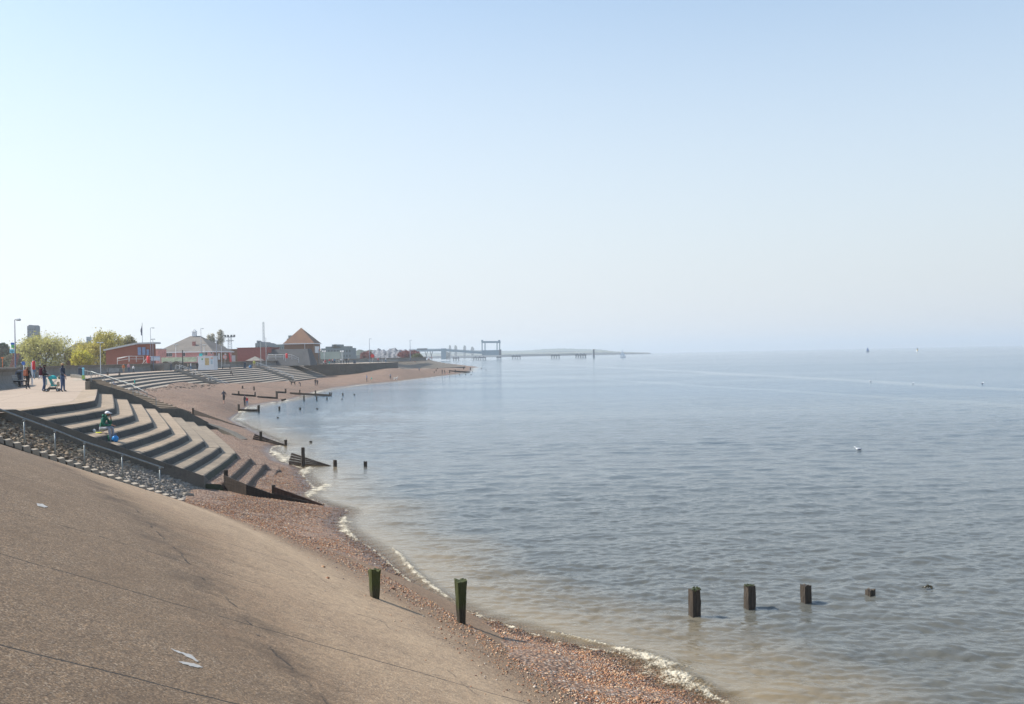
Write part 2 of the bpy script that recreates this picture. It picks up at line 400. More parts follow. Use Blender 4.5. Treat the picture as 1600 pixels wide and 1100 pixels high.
def beach_z(x, y):
    x = np.asarray(x, float).ravel(); y = np.asarray(y, float).ravel(); out = beach_tps(x, y); m = y < 126
    if m.any():
        d = shore_d(x[m], y[m]); zz = np.where(d > 0, np.where(d < 5.7, .21 * d, 1.2 + .065 * (d - 5.7)) - .03 * np.exp(-d), np.maximum(.12 * d, -1.2)); w = np.clip((126 - y[m]) / 24, 0, 1); w = w * w * (3 - 2 * w)
        out[m] = out[m] * (1 - w) + zz * w
    return out
def beach_tps(x, y):
    x = np.asarray(x, float).ravel(); y = np.asarray(y, float).ravel(); out = np.empty(len(x))
    for i in range(0, len(x), 20000):
        q = uvc(x[i:i + 20000], y[i:i + 20000]) / sc_
        out[i:i + 20000] = _phi(((q[:, None] - Qs[None]) ** 2).sum(-1)) @ _w[:_n] + _w[_n] + q @ _w[_n + 1:]
    return out
def bz(x, y): return float(beach_z([x], [y])[0])
def on_beach(px, py):             # where a pixel's ray meets the beach or the water
    d = ray(px, py); t = np.linspace(10, 620, 3000); z = beach_z(d.x * t, d.y * t); z = np.maximum(z, 0)
    k = np.argmax(CAMZ + d.z * t < z); p = d * t[k]; return Vector((p.x, p.y, float(z[k])))

nr, nc = 420, 520
Yb = np.exp(np.linspace(math.log(13), math.log(560), nr)); Ub = np.linspace(-860, 420, nc)
Yg, Ug = np.meshgrid(Yb, Ub, indexing='ij'); Xg = Ug * Yg / FPX
rs = np.random.RandomState(3)
Zg = beach_z(Xg, Yg).reshape(Xg.shape)
def vnoise(x, y, sc, seed):
    r_ = np.random.RandomState(seed); o = np.zeros_like(x)
    for i in range(10):
        a = r_.uniform(0, 2 * math.pi); k = 2 * math.pi / sc * r_.uniform(.5, 1.8); o += np.sin(k * (x * math.cos(a) + y * math.sin(a)) + r_.uniform(0, 6.3))
    return o / 3
_dry = np.clip(Zg / .4, 0, 1)
Zg += _dry * (.012 * vnoise(Xg, Yg, 1.3, 5) + .02 * vnoise(Xg, Yg, 6, 6)) * (Zg > 0)
Zg = np.clip(Zg, -2.5, 4.2)
_ad = apron_d(Xg, Yg); _az = apron_z(Xg, Yg)      # keep well under the apron, inland of its toe
_in = (Yg < 40) & (_ad > 3.5) & (Xg > -17 + 0 * Yg); Zg = np.where((_ad > 2.2) & (Yg < 33), np.minimum(Zg, _az - .15), Zg)

# ------------------------------------------------------------------ shingle beach
t = NT('shingle'); P = t.pos()
cell = t.vor(13, out='Color'); cell2 = t.vor(5.5, out='Color')
sx = t.n('SeparateColor'); t.put(sx, 0, cell)
c = t.ramp(sx.outputs[0], [(0, (.10, .055, .035)), (.25, (.24, .125, .07)), (.5, (.34, .20, .12)), (.7, (.46, .30, .19)), (.85, (.52, .44, .36)), (1, (.20, .17, .16))])
c = t.mix(t.ramp(t.vor(13), [(.25, 0.), (.6, .8)]), c, (.05, .03, .02))
c = t.mix(t.ramp(t.noise(.35, 6), [(.35, .45), (.6, 0.)]), c, (.30, .19, .13))
c = t.mix(t.ramp(t.noise(3.5, 5), [(.45, 0.), (.75, .4)]), c, (.15, .085, .055))
g = t.n('NewGeometry'); sz = t.n('SeparateXYZ'); t.put(sz, 0, g.outputs['Position'])
zz = t.math('ADD', sz.outputs[2], t.math('MULTIPLY', t.math('SUBTRACT', t.noise(.8, 4), .5), .16))
wet = t.ramp(zz, [(.05, 1.), (.2, 0.)])
c = t.mix(t.math('MULTIPLY', wet, .5), c, (.06, .035, .022))
t.setp(Base_Color=c, Roughness=t.math('SUBTRACT', .85, t.math('MULTIPLY', wet, .55)), Normal=t.bump(t.math('SUBTRACT', 1.0, t.vor(13)), .9, .05))
M_shingle = t.m
Vb = np.stack([Xg, Yg, Zg], -1).reshape(-1, 3)
o = np_mesh('shingle_beach', Vb, grid_faces(nr, nc), M_shingle, True); tag(o, kind='structure')

# loose pebbles standing proud of the near beach
t = NT('pebble'); pc = t.attr('pcol', 'Color')
t.setp(Base_Color=pc, Roughness=.55); M_pebble = t.m
def pebbles(name, n, region, size, seed):
    r_ = np.random.RandomState(seed); x, y = region(r_, n)
    z = beach_z(x, y); ad = apron_d(x, y); az = apron_z(x, y)
    srel = ad - (.2 + .14 * np.clip(y - 22, 0, 17)); on_ap = (y < 36.5) & (z < az) & (ad > 0) & (x > -14)
    k = ((z > -.12) & ~on_ap & ((z > az - .02) | (ad < 0) | (y > 36.5))) | (on_ap & (r_.uniform(0, 1, len(x)) < .35 * np.exp(-np.clip(srel, 0, 9) / .45)))
    z = np.where(on_ap, az, z)
    # nothing on the stepped revetment itself
    x, y, z = x[k], y[k], z[k]; n = len(x)
    s = size * r_.lognormal(0, .35, n)
    base = np.array([(1, 0, 0), (-1, 0, 0), (0, 1, 0), (0, -1, 0), (0, 0, 1), (0, 0, -1)], float)
    a = r_.uniform(0, 2 * np.pi, n); ca, sa = np.cos(a), np.sin(a)
    v = np.repeat(base[None], n, 0) * (1 + r_.uniform(-.2, .2, (n, 6, 1))) * s[:, None, None] * np.stack([np.ones(n), r_.uniform(.6, 1, n), r_.uniform(.4, .7, n)], -1)[:, None]
    X = v[..., 0] * ca[:, None] - v[..., 1] * sa[:, None]; Y = v[..., 0] * sa[:, None] + v[..., 1] * ca[:, None]
    Vp = np.stack([X + x[:, None], Y + y[:, None], v[..., 2] + z[:, None] + s[:, None] * .15], -1).reshape(-1, 3)
    f = np.array([(0, 2, 4), (2, 1, 4), (1, 3, 4), (3, 0, 4), (2, 0, 5), (1, 2, 5), (3, 1, 5), (0, 3, 5)])
    Fp = (f[None] + (np.arange(n) * 6)[:, None, None]).reshape(-1, 3)
    pal = np.array([(.34, .15, .065), (.46, .25, .12), (.22, .105, .055), (.54, .39, .25), (.34, .27, .22), (.13, .09, .075), (.50, .42, .34), (.40, .19, .10)])
    col = pal[r_.choice(8, n, p=[.2, .2, .16, .1, .08, .12, .04, .1])] * r_.uniform(.7, 1.15, (n, 1))
    col *= np.where(z < .1, .6, 1.)[:, None]
    col = np.repeat(np.concatenate([col, np.ones((n, 1))], 1)[:, None], 6, 1).reshape(-1, 4)
    return np_mesh(name, Vp, Fp, M_pebble, True, {'pcol': col})
def reg_near(r_, n):
    y = np.exp(r_.uniform(math.log(14), math.log(58), n)); u = r_.uniform(-640, 420, n); return u * y / FPX, y
o = pebbles('pebbles', 420000, reg_near, .02, 4)
tag(o, 'loose brown and orange pebbles covering the near beach', 'pebbles', kind='stuff')

# ------------------------------------------------------------------ concrete apron
t = NT('apron concrete'); uv = t.n('UVMap').outputs[0]; su = t.n('SeparateXYZ'); t.put(su, 0, uv)
ss, tt = su.outputs[0], su.outputs[1]                  # s: metres inland of the toe, t: metres along the shore
P = t.pos()
str1 = t.noise(1.0, 6, .65, vec=t.scale(uv, (.22, 1.6, 1)))
str2 = t.noise(1.0, 5, .6, vec=t.scale(uv, (.8, .22, 1)))
c = t.mix(t.ramp(str1, [(.40, 0.), (.60, 1.)]), (.225, .145, .088), (.36, .25, .158))
c = t.mix(t.ramp(str2, [(.46, 0.), (.60, .6)]), c, (.43, .325, .22))
srel = t.math('SUBTRACT', ss, t.math('ADD', .2, t.math('MULTIPLY', .14, t.math('MAXIMUM', tt, 0.0))))
hi = t.ramp(t.math('ADD', t.math('DIVIDE', srel, 12.0), t.math('MULTIPLY', t.math('SUBTRACT', t.noise(.25, 4), .5), .25)), [(.06, 0.), (.16, 1.), (.34, .75), (.5, 0.)])
c = t.mix(t.math('MULTIPLY', hi, .72), c, t.mix(t.noise(6, 5, .7), (.38, .30, .215), (.74, .60, .46)))
up = t.ramp(t.math('ADD', t.math('DIVIDE', srel, 12.0), t.math('MULTIPLY', t.math('SUBTRACT', str1, .5), .5)), [(.38, 0.), (.55, .85)])
c = t.mix(up, c, (.115, .08, .05))
toe = t.ramp(t.math('ADD', ss, t.math('MULTIPLY', t.math('SUBTRACT', t.noise(1.2, 5, .7), .5), 2.2)), [(.0, 1.), (.9, 0.)])
toe2 = t.ramp(t.math('DIVIDE', t.math('ADD', srel, t.math('MULTIPLY', t.math('SUBTRACT', t.noise(.9, 5, .7), .5), 1.6)), 4.0), [(.08, .9), (.5, 0.)])
c = t.mix(toe2, c, t.mix(t.noise(30, 3), (.10, .062, .04), (.26, .165, .10)))
# exposed aggregate
v1 = t.n('TexVoronoi'); t.put(v1, 'Scale', 58.0); t.put(v1, 'Vector', P); sc1 = t.n('SeparateColor'); t.put(sc1, 0, v1.outputs['Color'])
agg = t.ramp(sc1.outputs[0], [(0, (.06, .045, .035)), (.35, (.17, .13, .10)), (.6, (.30, .24, .18)), (.85, (.45, .32, .2)), (1, (.62, .57, .5))])
c = t.mix(t.math('MULTIPLY', t.ramp(t.noise(.7, 4), [(.3, .35), (.7, .75)]), .75), c, agg)
c = t.mix(t.ramp(t.noise(7, 6, .75), [(.3, .5), (.55, 0.)]), c, (.09, .07, .055))
def line(coord, posn, wob, width, nvec, seed, gate=.35, dark=(.025, .022, .02), strength=.9):
    global c
    nz = t.noise(1.0, 6, .6, vec=t.scale(uv, nvec)); 
    d = t.math('ABSOLUTE', t.math('SUBTRACT', coord, t.math('ADD', posn, t.math('MULTIPLY', t.math('SUBTRACT', nz, .5), wob))))
    m_ = t.math('LESS_THAN', d, width)
    gt = t.ramp(t.noise(1.0, 3, .5, vec=t.scale(uv, (seed, seed * .8, 1))), [(gate, 0.), (gate + .12, strength)])
    m_ = t.math('MULTIPLY', m_, gt); c = t.mix(m_, c, dark); return m_
masks = []
for i, p_ in enumerate((-17.0, -14.1, -11.4, -7.4, -3.6, 1.1, 6.2, 11.4)):     # joints that run down the slope
    masks.append(line(tt, p_, .18, .02, (1.5, .6, 1), 1.3 + i * .17, .25 if i < 4 else .42))
masks.append(line(ss, t.math('ADD', 3.3, t.math('MULTIPLY', tt, .06)), .5, .014, (.2, .5, 1), 2.1, .48, strength=.6)); masks.append(line(ss, t.math('ADD', 6.6, t.math('MULTIPLY', tt, .09)), .5, .022, (.2, .6, 1), 2.7, .46, strength=.85))
mm = masks[0]
for k in masks[1:]: mm = t.math('MAXIMUM', mm, k)
dk = t.math('ABSOLUTE', t.math('SUBTRACT', ss, t.math('ADD', t.math('ADD', 6.7, t.math('MULTIPLY', tt, .09)), t.math('MULTIPLY', t.math('SUBTRACT', t.noise(1.0, 4, .6, vec=t.scale(uv, (.3, .5, 1))), .5), 1.2))))
c = t.mix(t.math('MULTIPLY', t.ramp(dk, [(.05, .8), (.75, 0.)]), t.ramp(t.noise(1.1, 5, .75), [(.42, 0.), (.6, 1.)])), c, (.07, .05, .035))
# pale worn band beside the upper crack
nz = t.noise(1.0, 5, .6, vec=t.scale(uv, (.5, .4, 1)))
d = t.math('ABSOLUTE', t.math('SUBTRACT', t.math('SUBTRACT', ss, t.math('MULTIPLY', tt, .06)), t.math('ADD', 3.0, t.math('MULTIPLY', t.math('SUBTRACT', nz, .5), 1.0))))
c = t.mix(t.math('MULTIPLY', t.ramp(d, [(.02, .5), (.7, 0.)]), t.ramp(t.noise(1.4, 5, .7), [(.35, 0.), (.65, 1.)])), c, (.56, .45, .33))
hs_ = t.n('Gamma'); t.put(hs_, 'Color', t.mix(1.0, c, (1.0, .895, .76), 'MULTIPLY')); hs_.inputs[1].default_value = 1.0
t.setp(Base_Color=hs_.outputs[0], Roughness=.9)
h = t.math('SUBTRACT', t.math('ADD', t.noise(26, 5, .7), t.math('MULTIPLY', t.noise(3, 4), 1.5)), t.math('MULTIPLY', mm, 1.5))
t.setp(Normal=t.bump(h, .7, .03)); M_apron = t.m
# mesh in (t along shore, s inland)
cg = (AG - AC).angle_signed(Vector((1, 0)))
ang0 = math.atan2(AG.y - AC.y, AG.x - AC.x); tn = Vector((-AN.y, AN.x))
def apron_pt(tv, sv):
    if tv > 0:
        a = ang0 + tv / AR; r = AR - sv; return Vector((AC.x + r * math.cos(a), AC.y + r * math.sin(a)))
    return AG + tn * tv - AN * sv
mbv = []; fs = []; uvs = []
tvs = np.concatenate([np.linspace(-26, -2, 60), np.linspace(-1.6, 19.3, 110)]); svs = np.linspace(-4, 11.2, 80)
for tv in tvs:
    for sv in svs:
        p = apron_pt(tv, sv); z = .5 + ASL * sv
        mbv.append((p.x, p.y, min(z, PZ + .45))); uvs.append((sv, tv))
Fq = grid_faces(len(tvs), len(svs)); o = np_mesh('sea_slope', np.array(mbv), Fq, M_apron, True)
ul = o.data.uv_layers.new(name='UVMap'); ul.data.foreach_set('uv', np.array(uvs, np.float32)[Fq.ravel()].ravel()); tag(o, kind='structure')
# white gull-dropping / paint streaks and bluish stain: thin irregular films on the slope
def film(name, pxs, m, label, cat, lift=.006):
    q2 = []
    for i in range(len(pxs)):
        a, b = pxs[i], pxs[(i + 1) % len(pxs)]
        for f_ in (0, .34, .67): q2.append((a[0] + (b[0] - a[0]) * f_ + rnd.uniform(-.8, .8), a[1] + (b[1] - a[1]) * f_ + rnd.uniform(-.8, .8)))
    ps = [ray_apron(*q) for q in q2]; vs = [p + Vector((.36, .16, .92)) * .004 for p in ps]
    mb = MB(); mb.add([tuple(v) for v in vs], [tuple(range(len(vs)))]); o = mb.build(name, m); return o
M_film = mat('dried white paint', (.42, .40, .37), .8, .15, 20)
for i, q in enumerate([[(266, 1014), (274, 1016), (283, 1019), (294, 1022), (304, 1028), (311, 1034), (308, 1035), (298, 1029), (287, 1024), (276, 1019)],
          [(278, 1034), (288, 1034), (299, 1036), (309, 1039), (318, 1043), (309, 1043), (297, 1041), (286, 1038)], [(56, 786), (66, 788), (75, 792), (70, 794), (60, 791)]]):
    tag(film('paint_splash', q, M_film, None, None), ['upper white paint splash on the brown slope at the bottom left', 'lower white paint splash on the brown slope at the bottom left', 'small pale splash on the slope under the handrail'][i], 'paint splash')

# ------------------------------------------------------------------ promenade and inland ground
crest_s = (PZ - .5) / ASL
Lc = [apron_pt(tv, crest_s) for tv in list(np.linspace(-40, -2, 6)) + list(np.linspace(0, 18.4, 10))]
Lc = [Vector((p.x, p.y, 0)) for p in Lc]
edge_near = E0d; link_pts = V2([(-30.5, 73), (-34.5, 82), (-39, 92)])
land = Lc + edge_near + link_pts + F0d
def paving_joints(m):
    t = NT.__new__(NT); t.m = m; t.t = m.node_tree; t.b = t.t.nodes['Principled BSDF']; t.co = None
    src = t.b.inputs['Base Color'].links[0].from_socket; sx = t.n('SeparateXYZ'); t.put(sx, 0, t.pos())
    w_ = t.math('MULTIPLY', t.noise(.8, 3), .25); a = t.math('ADD', t.math('ADD', t.math('MULTIPLY', sx.outputs[0], .94), t.math('MULTIPLY', sx.outputs[1], .34)), w_); b = t.math('ADD', t.math('SUBTRACT', t.math('MULTIPLY', sx.outputs[1], .94), t.math('MULTIPLY', sx.outputs[0], .34)), w_)
    la = t.math('LESS_THAN', t.math('FRACT', t.math('DIVIDE', a, 3.4)), .012); lb = t.math('LESS_THAN', t.math('FRACT', t.math('DIVIDE', b, 4.2)), .02)
    c = t.mix(t.math('MULTIPLY', t.math('MAXIMUM', la, lb), .55), src, (.09, .07, .055)); c = t.mix(t.ramp(t.noise(.35, 5, .7), [(.5, 0.), (.7, .35)]), c, (.24, .18, .13)); t.setp(Base_Color=c)
Mprom = m_concrete('promenade paving', (.44, .335, .25), (.39, .30, .225), (.26, .20, .15), scale=.6)
mb = MB(); n = len(land)
vs = [(p.x, p.y, PZ) for p in land] + [(p.x - 42, p.y, PZ) for p in land]
mb.add(vs, [(i, i + 1, n + i + 1, n + i) for i in range(n - 1)]); paving_joints(Mprom); tag(mb.build('promenade', Mprom), kind='structure')
M_ground = mat('inland grass and tarmac', (.10, .11, .07), .95, .25, .05, .1)
mb = MB(); ext = land + V2([(-42, 520), (-70, 560), (-150, 640), (-420, 900), (-900, 2200), (-1500, 5000), (-2500, 11000)])
vs = [(p.x - 5, p.y, PZ - .12) for p in ext] + [(min(-400, p.x * 3) - 1500 - p.y, p.y, PZ - .12) for p in ext]; n = len(ext)
mb.add(vs, [(i, i + 1, n + i + 1, n + i) for i in range(n - 1)])
vs = [(p.x - 5, p.y, PZ - .12) for p in ext] + [(p.x - 1, p.y, -2) for p in ext]      # its own bank down to the sea bed
mb.add(vs, [(i, i + 1, n + i + 1, n + i) for i in range(n - 1)]); tag(mb.build('ground', M_ground), kind='structure')
# joints scored in the paving are part of the promenade's own surface: shallow dark grooves
# ------------------------------------------------------------------ terraces
def strip(pts_rows, name, mats, mis, parent, smooth=False):   # rows of matching 3D points, lofted; uv = arc length
    nrw, m = len(pts_rows), len(pts_rows[0]); V = [tuple(p) for r_ in pts_rows for p in r_]
    me = bpy.data.meshes.new(name); F = [(j * m + i, j * m + i + 1, (j + 1) * m + i + 1, (j + 1) * m + i) for j in range(nrw - 1) for i in range(m - 1)]
    me.from_pydata(V, [], F); 
    for mm_ in mats: me.materials.append(mm_)
    me.polygons.foreach_set('material_index', [mis[j] for j in range(nrw - 1) for i in range(m - 1)])
    L = [0.0]
    for i in range(1, m): L.append(L[-1] + (Vector(pts_rows[0][i]) - Vector(pts_rows[0][i - 1])).length)
    ul = me.uv_layers.new(name='UVMap'); k = 0
    for f in F:
        for vi in f: ul.data[k].uv = (L[vi % m], (vi // m)); k += 1
    if smooth: me.polygons.foreach_set('use_smooth', [True] * len(F))
    me.update(); o = bpy.data.objects.new(name, me); link(o, parent); return o
def terrace(name, curve, nsteps, ris, mt, mr, mlow, label, z0=PZ, lip=.9, slope=.12):
    root = empty(name, (0, 0, 0), 0, label, 'sea steps')
    prev = None
    for k in range(nsteps + 1):
        cur = curve(k); nn = normals(cur); z = z0 - ris * k
        wob = [rnd.uniform(-.012, .012) for _ in cur]
        if k == 0: inner = [(p.x - n_.x * lip, p.y - n_.y * lip, z + .006) for p, n_ in zip(cur, nn)]
        else: inner = [(p.x + n_.x * .08, p.y + n_.y * .08, z + slope) for p, n_ in zip(prev, pn)]
        rows = [inner,
                [(p.x - n_.x * .05, p.y - n_.y * .05, z + .006 + w_) for p, n_, w_ in zip(cur, nn, wob)],
                [(p.x + n_.x * .0, p.y + n_.y * .0, z - .035 + w_) for p, n_, w_ in zip(cur, nn, wob)],
                [(p.x + n_.x * .05, p.y + n_.y * .05, z - .13) for p, n_ in zip(cur, nn)],
                [(p.x + n_.x * .11, p.y + n_.y * .11, z - ris + slope - .04) for p, n_ in zip(cur, nn)]]
        if k == nsteps: rows[-1] = [(p.x + n_.x * .25, p.y + n_.y * .25, z - 1.6) for p, n_ in zip(cur, nn)]
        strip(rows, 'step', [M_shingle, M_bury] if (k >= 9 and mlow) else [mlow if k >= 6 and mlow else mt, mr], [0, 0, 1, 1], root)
        for e_ in (0, -1):
            q = [Vector(r_[e_]) for r_ in rows]; mb_ = MB(); mb_.add(q + [Vector((q[-1].x, q[-1].y, q[-1].z - 1.2)), Vector((q[0].x, q[0].y, q[-1].z - 1.2))], [tuple(range(len(q) + 2))]); mb_.build('step_end', mr, root)
        prev, pn = cur, nn
    return root
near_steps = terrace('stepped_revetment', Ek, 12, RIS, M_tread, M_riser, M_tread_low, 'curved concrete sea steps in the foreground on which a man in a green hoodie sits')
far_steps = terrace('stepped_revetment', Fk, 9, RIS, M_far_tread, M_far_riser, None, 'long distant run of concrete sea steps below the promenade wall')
# fill behind the ends of the near steps is the parapet walls
def parapet(name, top, w, down, m, label, cat='wall', parent=None, cap=0):
    n = len(top); top = [Vector(p) for p in top]; V = []
    for i, p in enumerate(top):
        tg = (top[min(i + 1, n - 1)] - top[max(i - 1, 0)]); s_ = Vector((tg.y, -tg.x, 0)).normalized() * w / 2
        V += [p + s_, p - s_, p - s_ + Vector((0, 0, -down)), p + s_ + Vector((0, 0, -down))]
    F = [(i * 4 + k, i * 4 + (k + 1) % 4, (i + 1) * 4 + (k + 1) % 4, (i + 1) * 4 + k) for i in range(n - 1) for k in range(4)]
    F += [(0, 3, 2, 1), tuple((n - 1) * 4 + k for k in range(4))]
    mb = MB(); mb.add(V, F); o = mb.build(name, m, parent, bevel=.02)
    if label: tag(o, label, cat)
    return o
e = [Ek(k)[0] for k in range(13)]
top = [Vector((p.x, p.y, PZ - RIS * k + .10)) for k, p in enumerate(e)]
dirn = (e[1] - e[0]); st = top[0] - dirn * 3.0; st.z = PZ + .12
nw = [st, top[0] + Vector((0, 0, -.02))] + [top[k] for k in range(2, 9, 2)] + [W(322, 753, 1.15)]
nw = [p + Vector((.02, -.32, 0)) for p in nw[:-1]] + [nw[-1]]
parapet('retaining_wall', nw, .42, 2.2, M_wallconc, 'low sloping grey wall beside the steps, behind the metal handrail')
f = [Ek(k)[-1] for k in range(13)]; nn_ = (f[8] - f[0]).normalized(); sd2 = Vector((-nn_.y, nn_.x, 0))
ft = [f[0] - nn_ * 1.6] + f[:13]
fw = [Vector((p.x, p.y, PZ + .5 - (0 if i < 2 else RIS * (i - 1)) * 1.0)) + sd2 * .2 for i, p in enumerate(ft)]
fw = fw[:11]
parapet('retaining_wall', PAR, .35, 2.0, M_wallconc, 'grey sloping wall with a kink at the far end of the foreground steps')
parapet('retaining_wall', PAR2, .6, 1.2, M_wallconc, 'dark wedge of wall running out onto the shingle beyond the steps')
# ------------------------------------------------------------------ sea
nrw, ncw = 860, 760
pyr = np.linspace(1180, 571, nrw); Yw = 10114.0 / (pyr - 554.0); Yw = np.concatenate([Yw, [800, 1100, 1600, 2500, 4000, 7000, 11500]])
Uw = np.concatenate([[-3200, -1500, -800], np.linspace(-500, 900, ncw), [1100, 1700, 3200]])
Yq, Uq = np.meshgrid(Yw, Uw, indexing='ij'); Xq = Uq * Yq / FPX
dY = np.gradient(Yw)[:, None] * np.ones_like(Xq)
bzz = np.full(Xq.shape, -2.5); k_ = (Yq < 560) & (Uq < 430) & (Uq > -860); bzz[k_] = beach_z(Xq[k_], Yq[k_])
bzz = np.maximum(bzz, -2.5); _c = int(np.searchsorted(Uw, 430)) - 1
bzz[:, _c + 1:] = np.maximum(bzz[:, _c][:, None] - .12 * (Xq[:, _c + 1:] - Xq[:, _c][:, None]), -2.5)
depth = np.clip(-bzz, -1, 2.5)
r_ = np.random.RandomState(11); Zq = np.zeros_like(Xq); Xd = np.zeros_like(Xq); Yd = np.zeros_like(Xq)
for i in range(95):
    lam = math.exp(r_.uniform(math.log(.2), math.log(4.0))); a = R(-100 + r_.normal(0, 33)); kk = 2 * math.pi / lam
    amp = .0028 * lam ** .70 * r_.uniform(.5, 1.4) * (1.25 if lam < .6 else 1)
    fade = np.clip((lam / (dY * 2.6) - .6) / 1.0, 0, 1); ph = kk * (Xq * math.cos(a) + Yq * math.sin(a)) + r_.uniform(0, 6.28)
    Zq += amp * fade * np.sin(ph); Xd -= .8 * amp * fade * math.cos(a) * np.cos(ph); Yd -= .8 * amp * fade * math.sin(a) * np.cos(ph)
gust = .75 + .35 * np.clip(vnoise(Xq / 3.0, Yq, 22, 31), -1, 1)
damp = np.clip(depth / .25, .1, 1) * gust; Zq *= damp
foam = np.zeros_like(Xq)
def breaker(pxs, w, h, seed, back=1.0):          # low breaking wave along a line of the shore
    global Zq, foam
    pts = [W(px, py, 0) for px, py in pxs]; pts = dense(pts, .05 * (1 + pts[0].y / 25)); P_ = np.array([(p.x, p.y) for p in pts])
    m = (Yq < P_[:, 1].max() + 6) & (Yq > P_[:, 1].min() - 6) & (Xq < P_[:, 0].max() + 6) & (Xq > P_[:, 0].min() - 6)
    x, y = Xq[m], Yq[m]; d2 = (x[:, None] - P_[None, :, 0]) ** 2 + (y[:, None] - P_[None, :, 1]) ** 2
    k = d2.argmin(1); d = np.sqrt(d2[np.arange(len(k)), k]); u = k / (len(P_) - 1)
    tg = np.gradient(P_, axis=0); tg /= np.linalg.norm(tg, axis=1, keepdims=True)
    side = (x - P_[k, 0]) * -tg[k, 1] + (y - P_[k, 1]) * tg[k, 0]
    env = np.sin(np.clip(u, 0.02, .98) * math.pi) ** .5
    nz = .5 + .5 * vnoise(x, y, w * 1.6, seed); ww = w * env * (.75 + .35 * nz)
    ff = np.clip(1.15 - d / (ww + 1e-3), 0, 1) * (env > .05)
    foam[m] = np.maximum(foam[m], ff); Zq[m] += h * env * np.exp(-(d / (w * 1.2)) ** 2) + ff * np.abs(vnoise(x, y, .12, seed + 1)) * .03
breaker([(1135, 1101), (1112, 1094), (1086, 1080), (1060, 1066), (1036, 1050), (1013, 1037), (988, 1026), (962, 1015)], .52, .14, 1)
breaker([(966, 1015), (935, 1006), (905, 998), (850, 986)], .10, .03, 2)
breaker([(712, 942), (686, 926), (664, 910), (646, 894), (630, 876), (612, 856)], .17, .06, 3)
breaker([(800, 979), (770, 970), (740, 958), (715, 948)], .06, .02, 4)
breaker([(556, 846), (542, 833), (537, 820), (539, 808)], .36, .06, 5)
breaker([(481, 778), (489, 771), (498, 767), (506, 762), (509, 757)], .6, .08, 6)
breaker([(474, 743), (478, 735), (485, 730)], .6, .06, 7)
breaker([(424, 705), (430, 710), (438, 715), (447, 722)], .75, .08, 8)
breaker([(425, 700), (432, 699), (440, 697)], .6, .06, 9)
breaker([(371, 655), (377, 654)], .8, .05, 10); breaker([(372, 646), (377, 644), (381, 643)], 1.0, .1, 11)
breaker(WATERLINE[1:14], .10, .015, 21); breaker(WATERLINE[14:31], .16, .015, 22); breaker(WATERLINE[30:44], .3, .02, 23)
for q in ([(393, 637), (402, 635.5)], [(421, 630.5), (428, 629)], [(445, 627), (452, 625)], [(390, 632), (400, 633)]): breaker(q, .7, .05, 12)
for q in ([(470, 620), (500, 611.5), (520, 607)], [(540, 604.8), (575, 600.4), (605, 597.8)], [(610, 597.2), (650, 592.2), (690, 587.8)]): breaker(q, .9, .04, 14)
Zq = np.where(Yq > 560, 0, Zq)
Vw = np.stack([Xq + Xd * damp, Yq + Yd * damp, Zq], -1).reshape(-1, 3)
t = NT('sea water'); P = t.pos()
dep = t.attr('depth'); fo = t.attr('foam')
g = t.n('NewGeometry'); cd = t.n('CameraData')
sh = t.ramp(t.math('ADD', dep, t.math('MULTIPLY', t.math('SUBTRACT', t.noise(.25, 4), .5), .3)), [(.0, 1.), (.55, 0.)])
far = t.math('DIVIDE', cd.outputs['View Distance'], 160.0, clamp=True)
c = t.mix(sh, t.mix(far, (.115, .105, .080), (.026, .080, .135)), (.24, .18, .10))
v2 = t.scale(P, (.55, 1.0, 1)); h1 = t.noise(3.4, 5, .62, vec=v2); h2 = t.math('ADD', t.noise(.35, 5, .62, vec=v2), t.math('MULTIPLY', t.noise(1.1, 4, .6, vec=t.scale(P, (.4, 1.0, 1))), .35))
v3 = t.scale(P, (.06, .3, 1)); h3 = t.noise(.6, 4, .6, vec=v3)
hh = t.math('ADD', t.math('ADD', t.math('MULTIPLY', h1, .15), t.math('MULTIPLY', t.noise(9.0, 3, .6, vec=v2), .035)), t.math('MULTIPLY', h2, .5))
slick = t.ramp(t.noise(1.0, 3, .5, vec=t.scale(P, (.004, .02, 1))), [(.35, .4), (.6, 1.)])
sP = t.n('SeparateXYZ'); t.put(sP, 0, P)
def streak(a, b, wd_, nz):
    A_, B_ = W(*a), W(*b); tg = (B_ - A_).normalized(); nx, ny = -tg.y, tg.x; c0 = -(A_.x * nx + A_.y * ny)
    d_ = t.math('ADD', t.math('ADD', t.math('MULTIPLY', sP.outputs[0], nx), t.math('MULTIPLY', sP.outputs[1], ny)), c0)
    d_ = t.math('ABSOLUTE', t.math('ADD', d_, t.math('MULTIPLY', t.math('SUBTRACT', t.noise(nz, 4, .6), .5), wd_ * 3)))
    return t.ramp(t.math('DIVIDE', d_, wd_), [(.3, .75), (1.0, 0.)])
stk = t.math('MAXIMUM', streak((900, 571), (1600, 608), 5.0, .02), t.math('MULTIPLY', streak((900, 590), (1600, 633), 3.0, .03), .6))
slick = t.math('MULTIPLY', slick, t.math('SUBTRACT', 1.0, stk))
nb = t.n('Bump'); t.put(nb, 'Height', t.math('MULTIPLY', hh, slick)); nb.inputs['Distance'].default_value = .55
t.put(nb, 'Strength', t.math('ADD', .5, t.math('DIVIDE', cd.outputs['View Distance'], 500.0), clamp=True))
fm = t.math('ADD', t.math('MULTIPLY', fo, .95), t.math('ADD', t.math('MULTIPLY', t.math('SUBTRACT', t.noise(16, 6, .8), .5), 3.0), t.math('MULTIPLY', t.math('SUBTRACT', t.noise(2.2, 4), .52), 2.2)))
fm = t.math('MULTIPLY', t.ramp(fm, [(.3, 0.), (1.0, .95)]), t.ramp(fo, [(0., 0.), (.1, 1.)]))
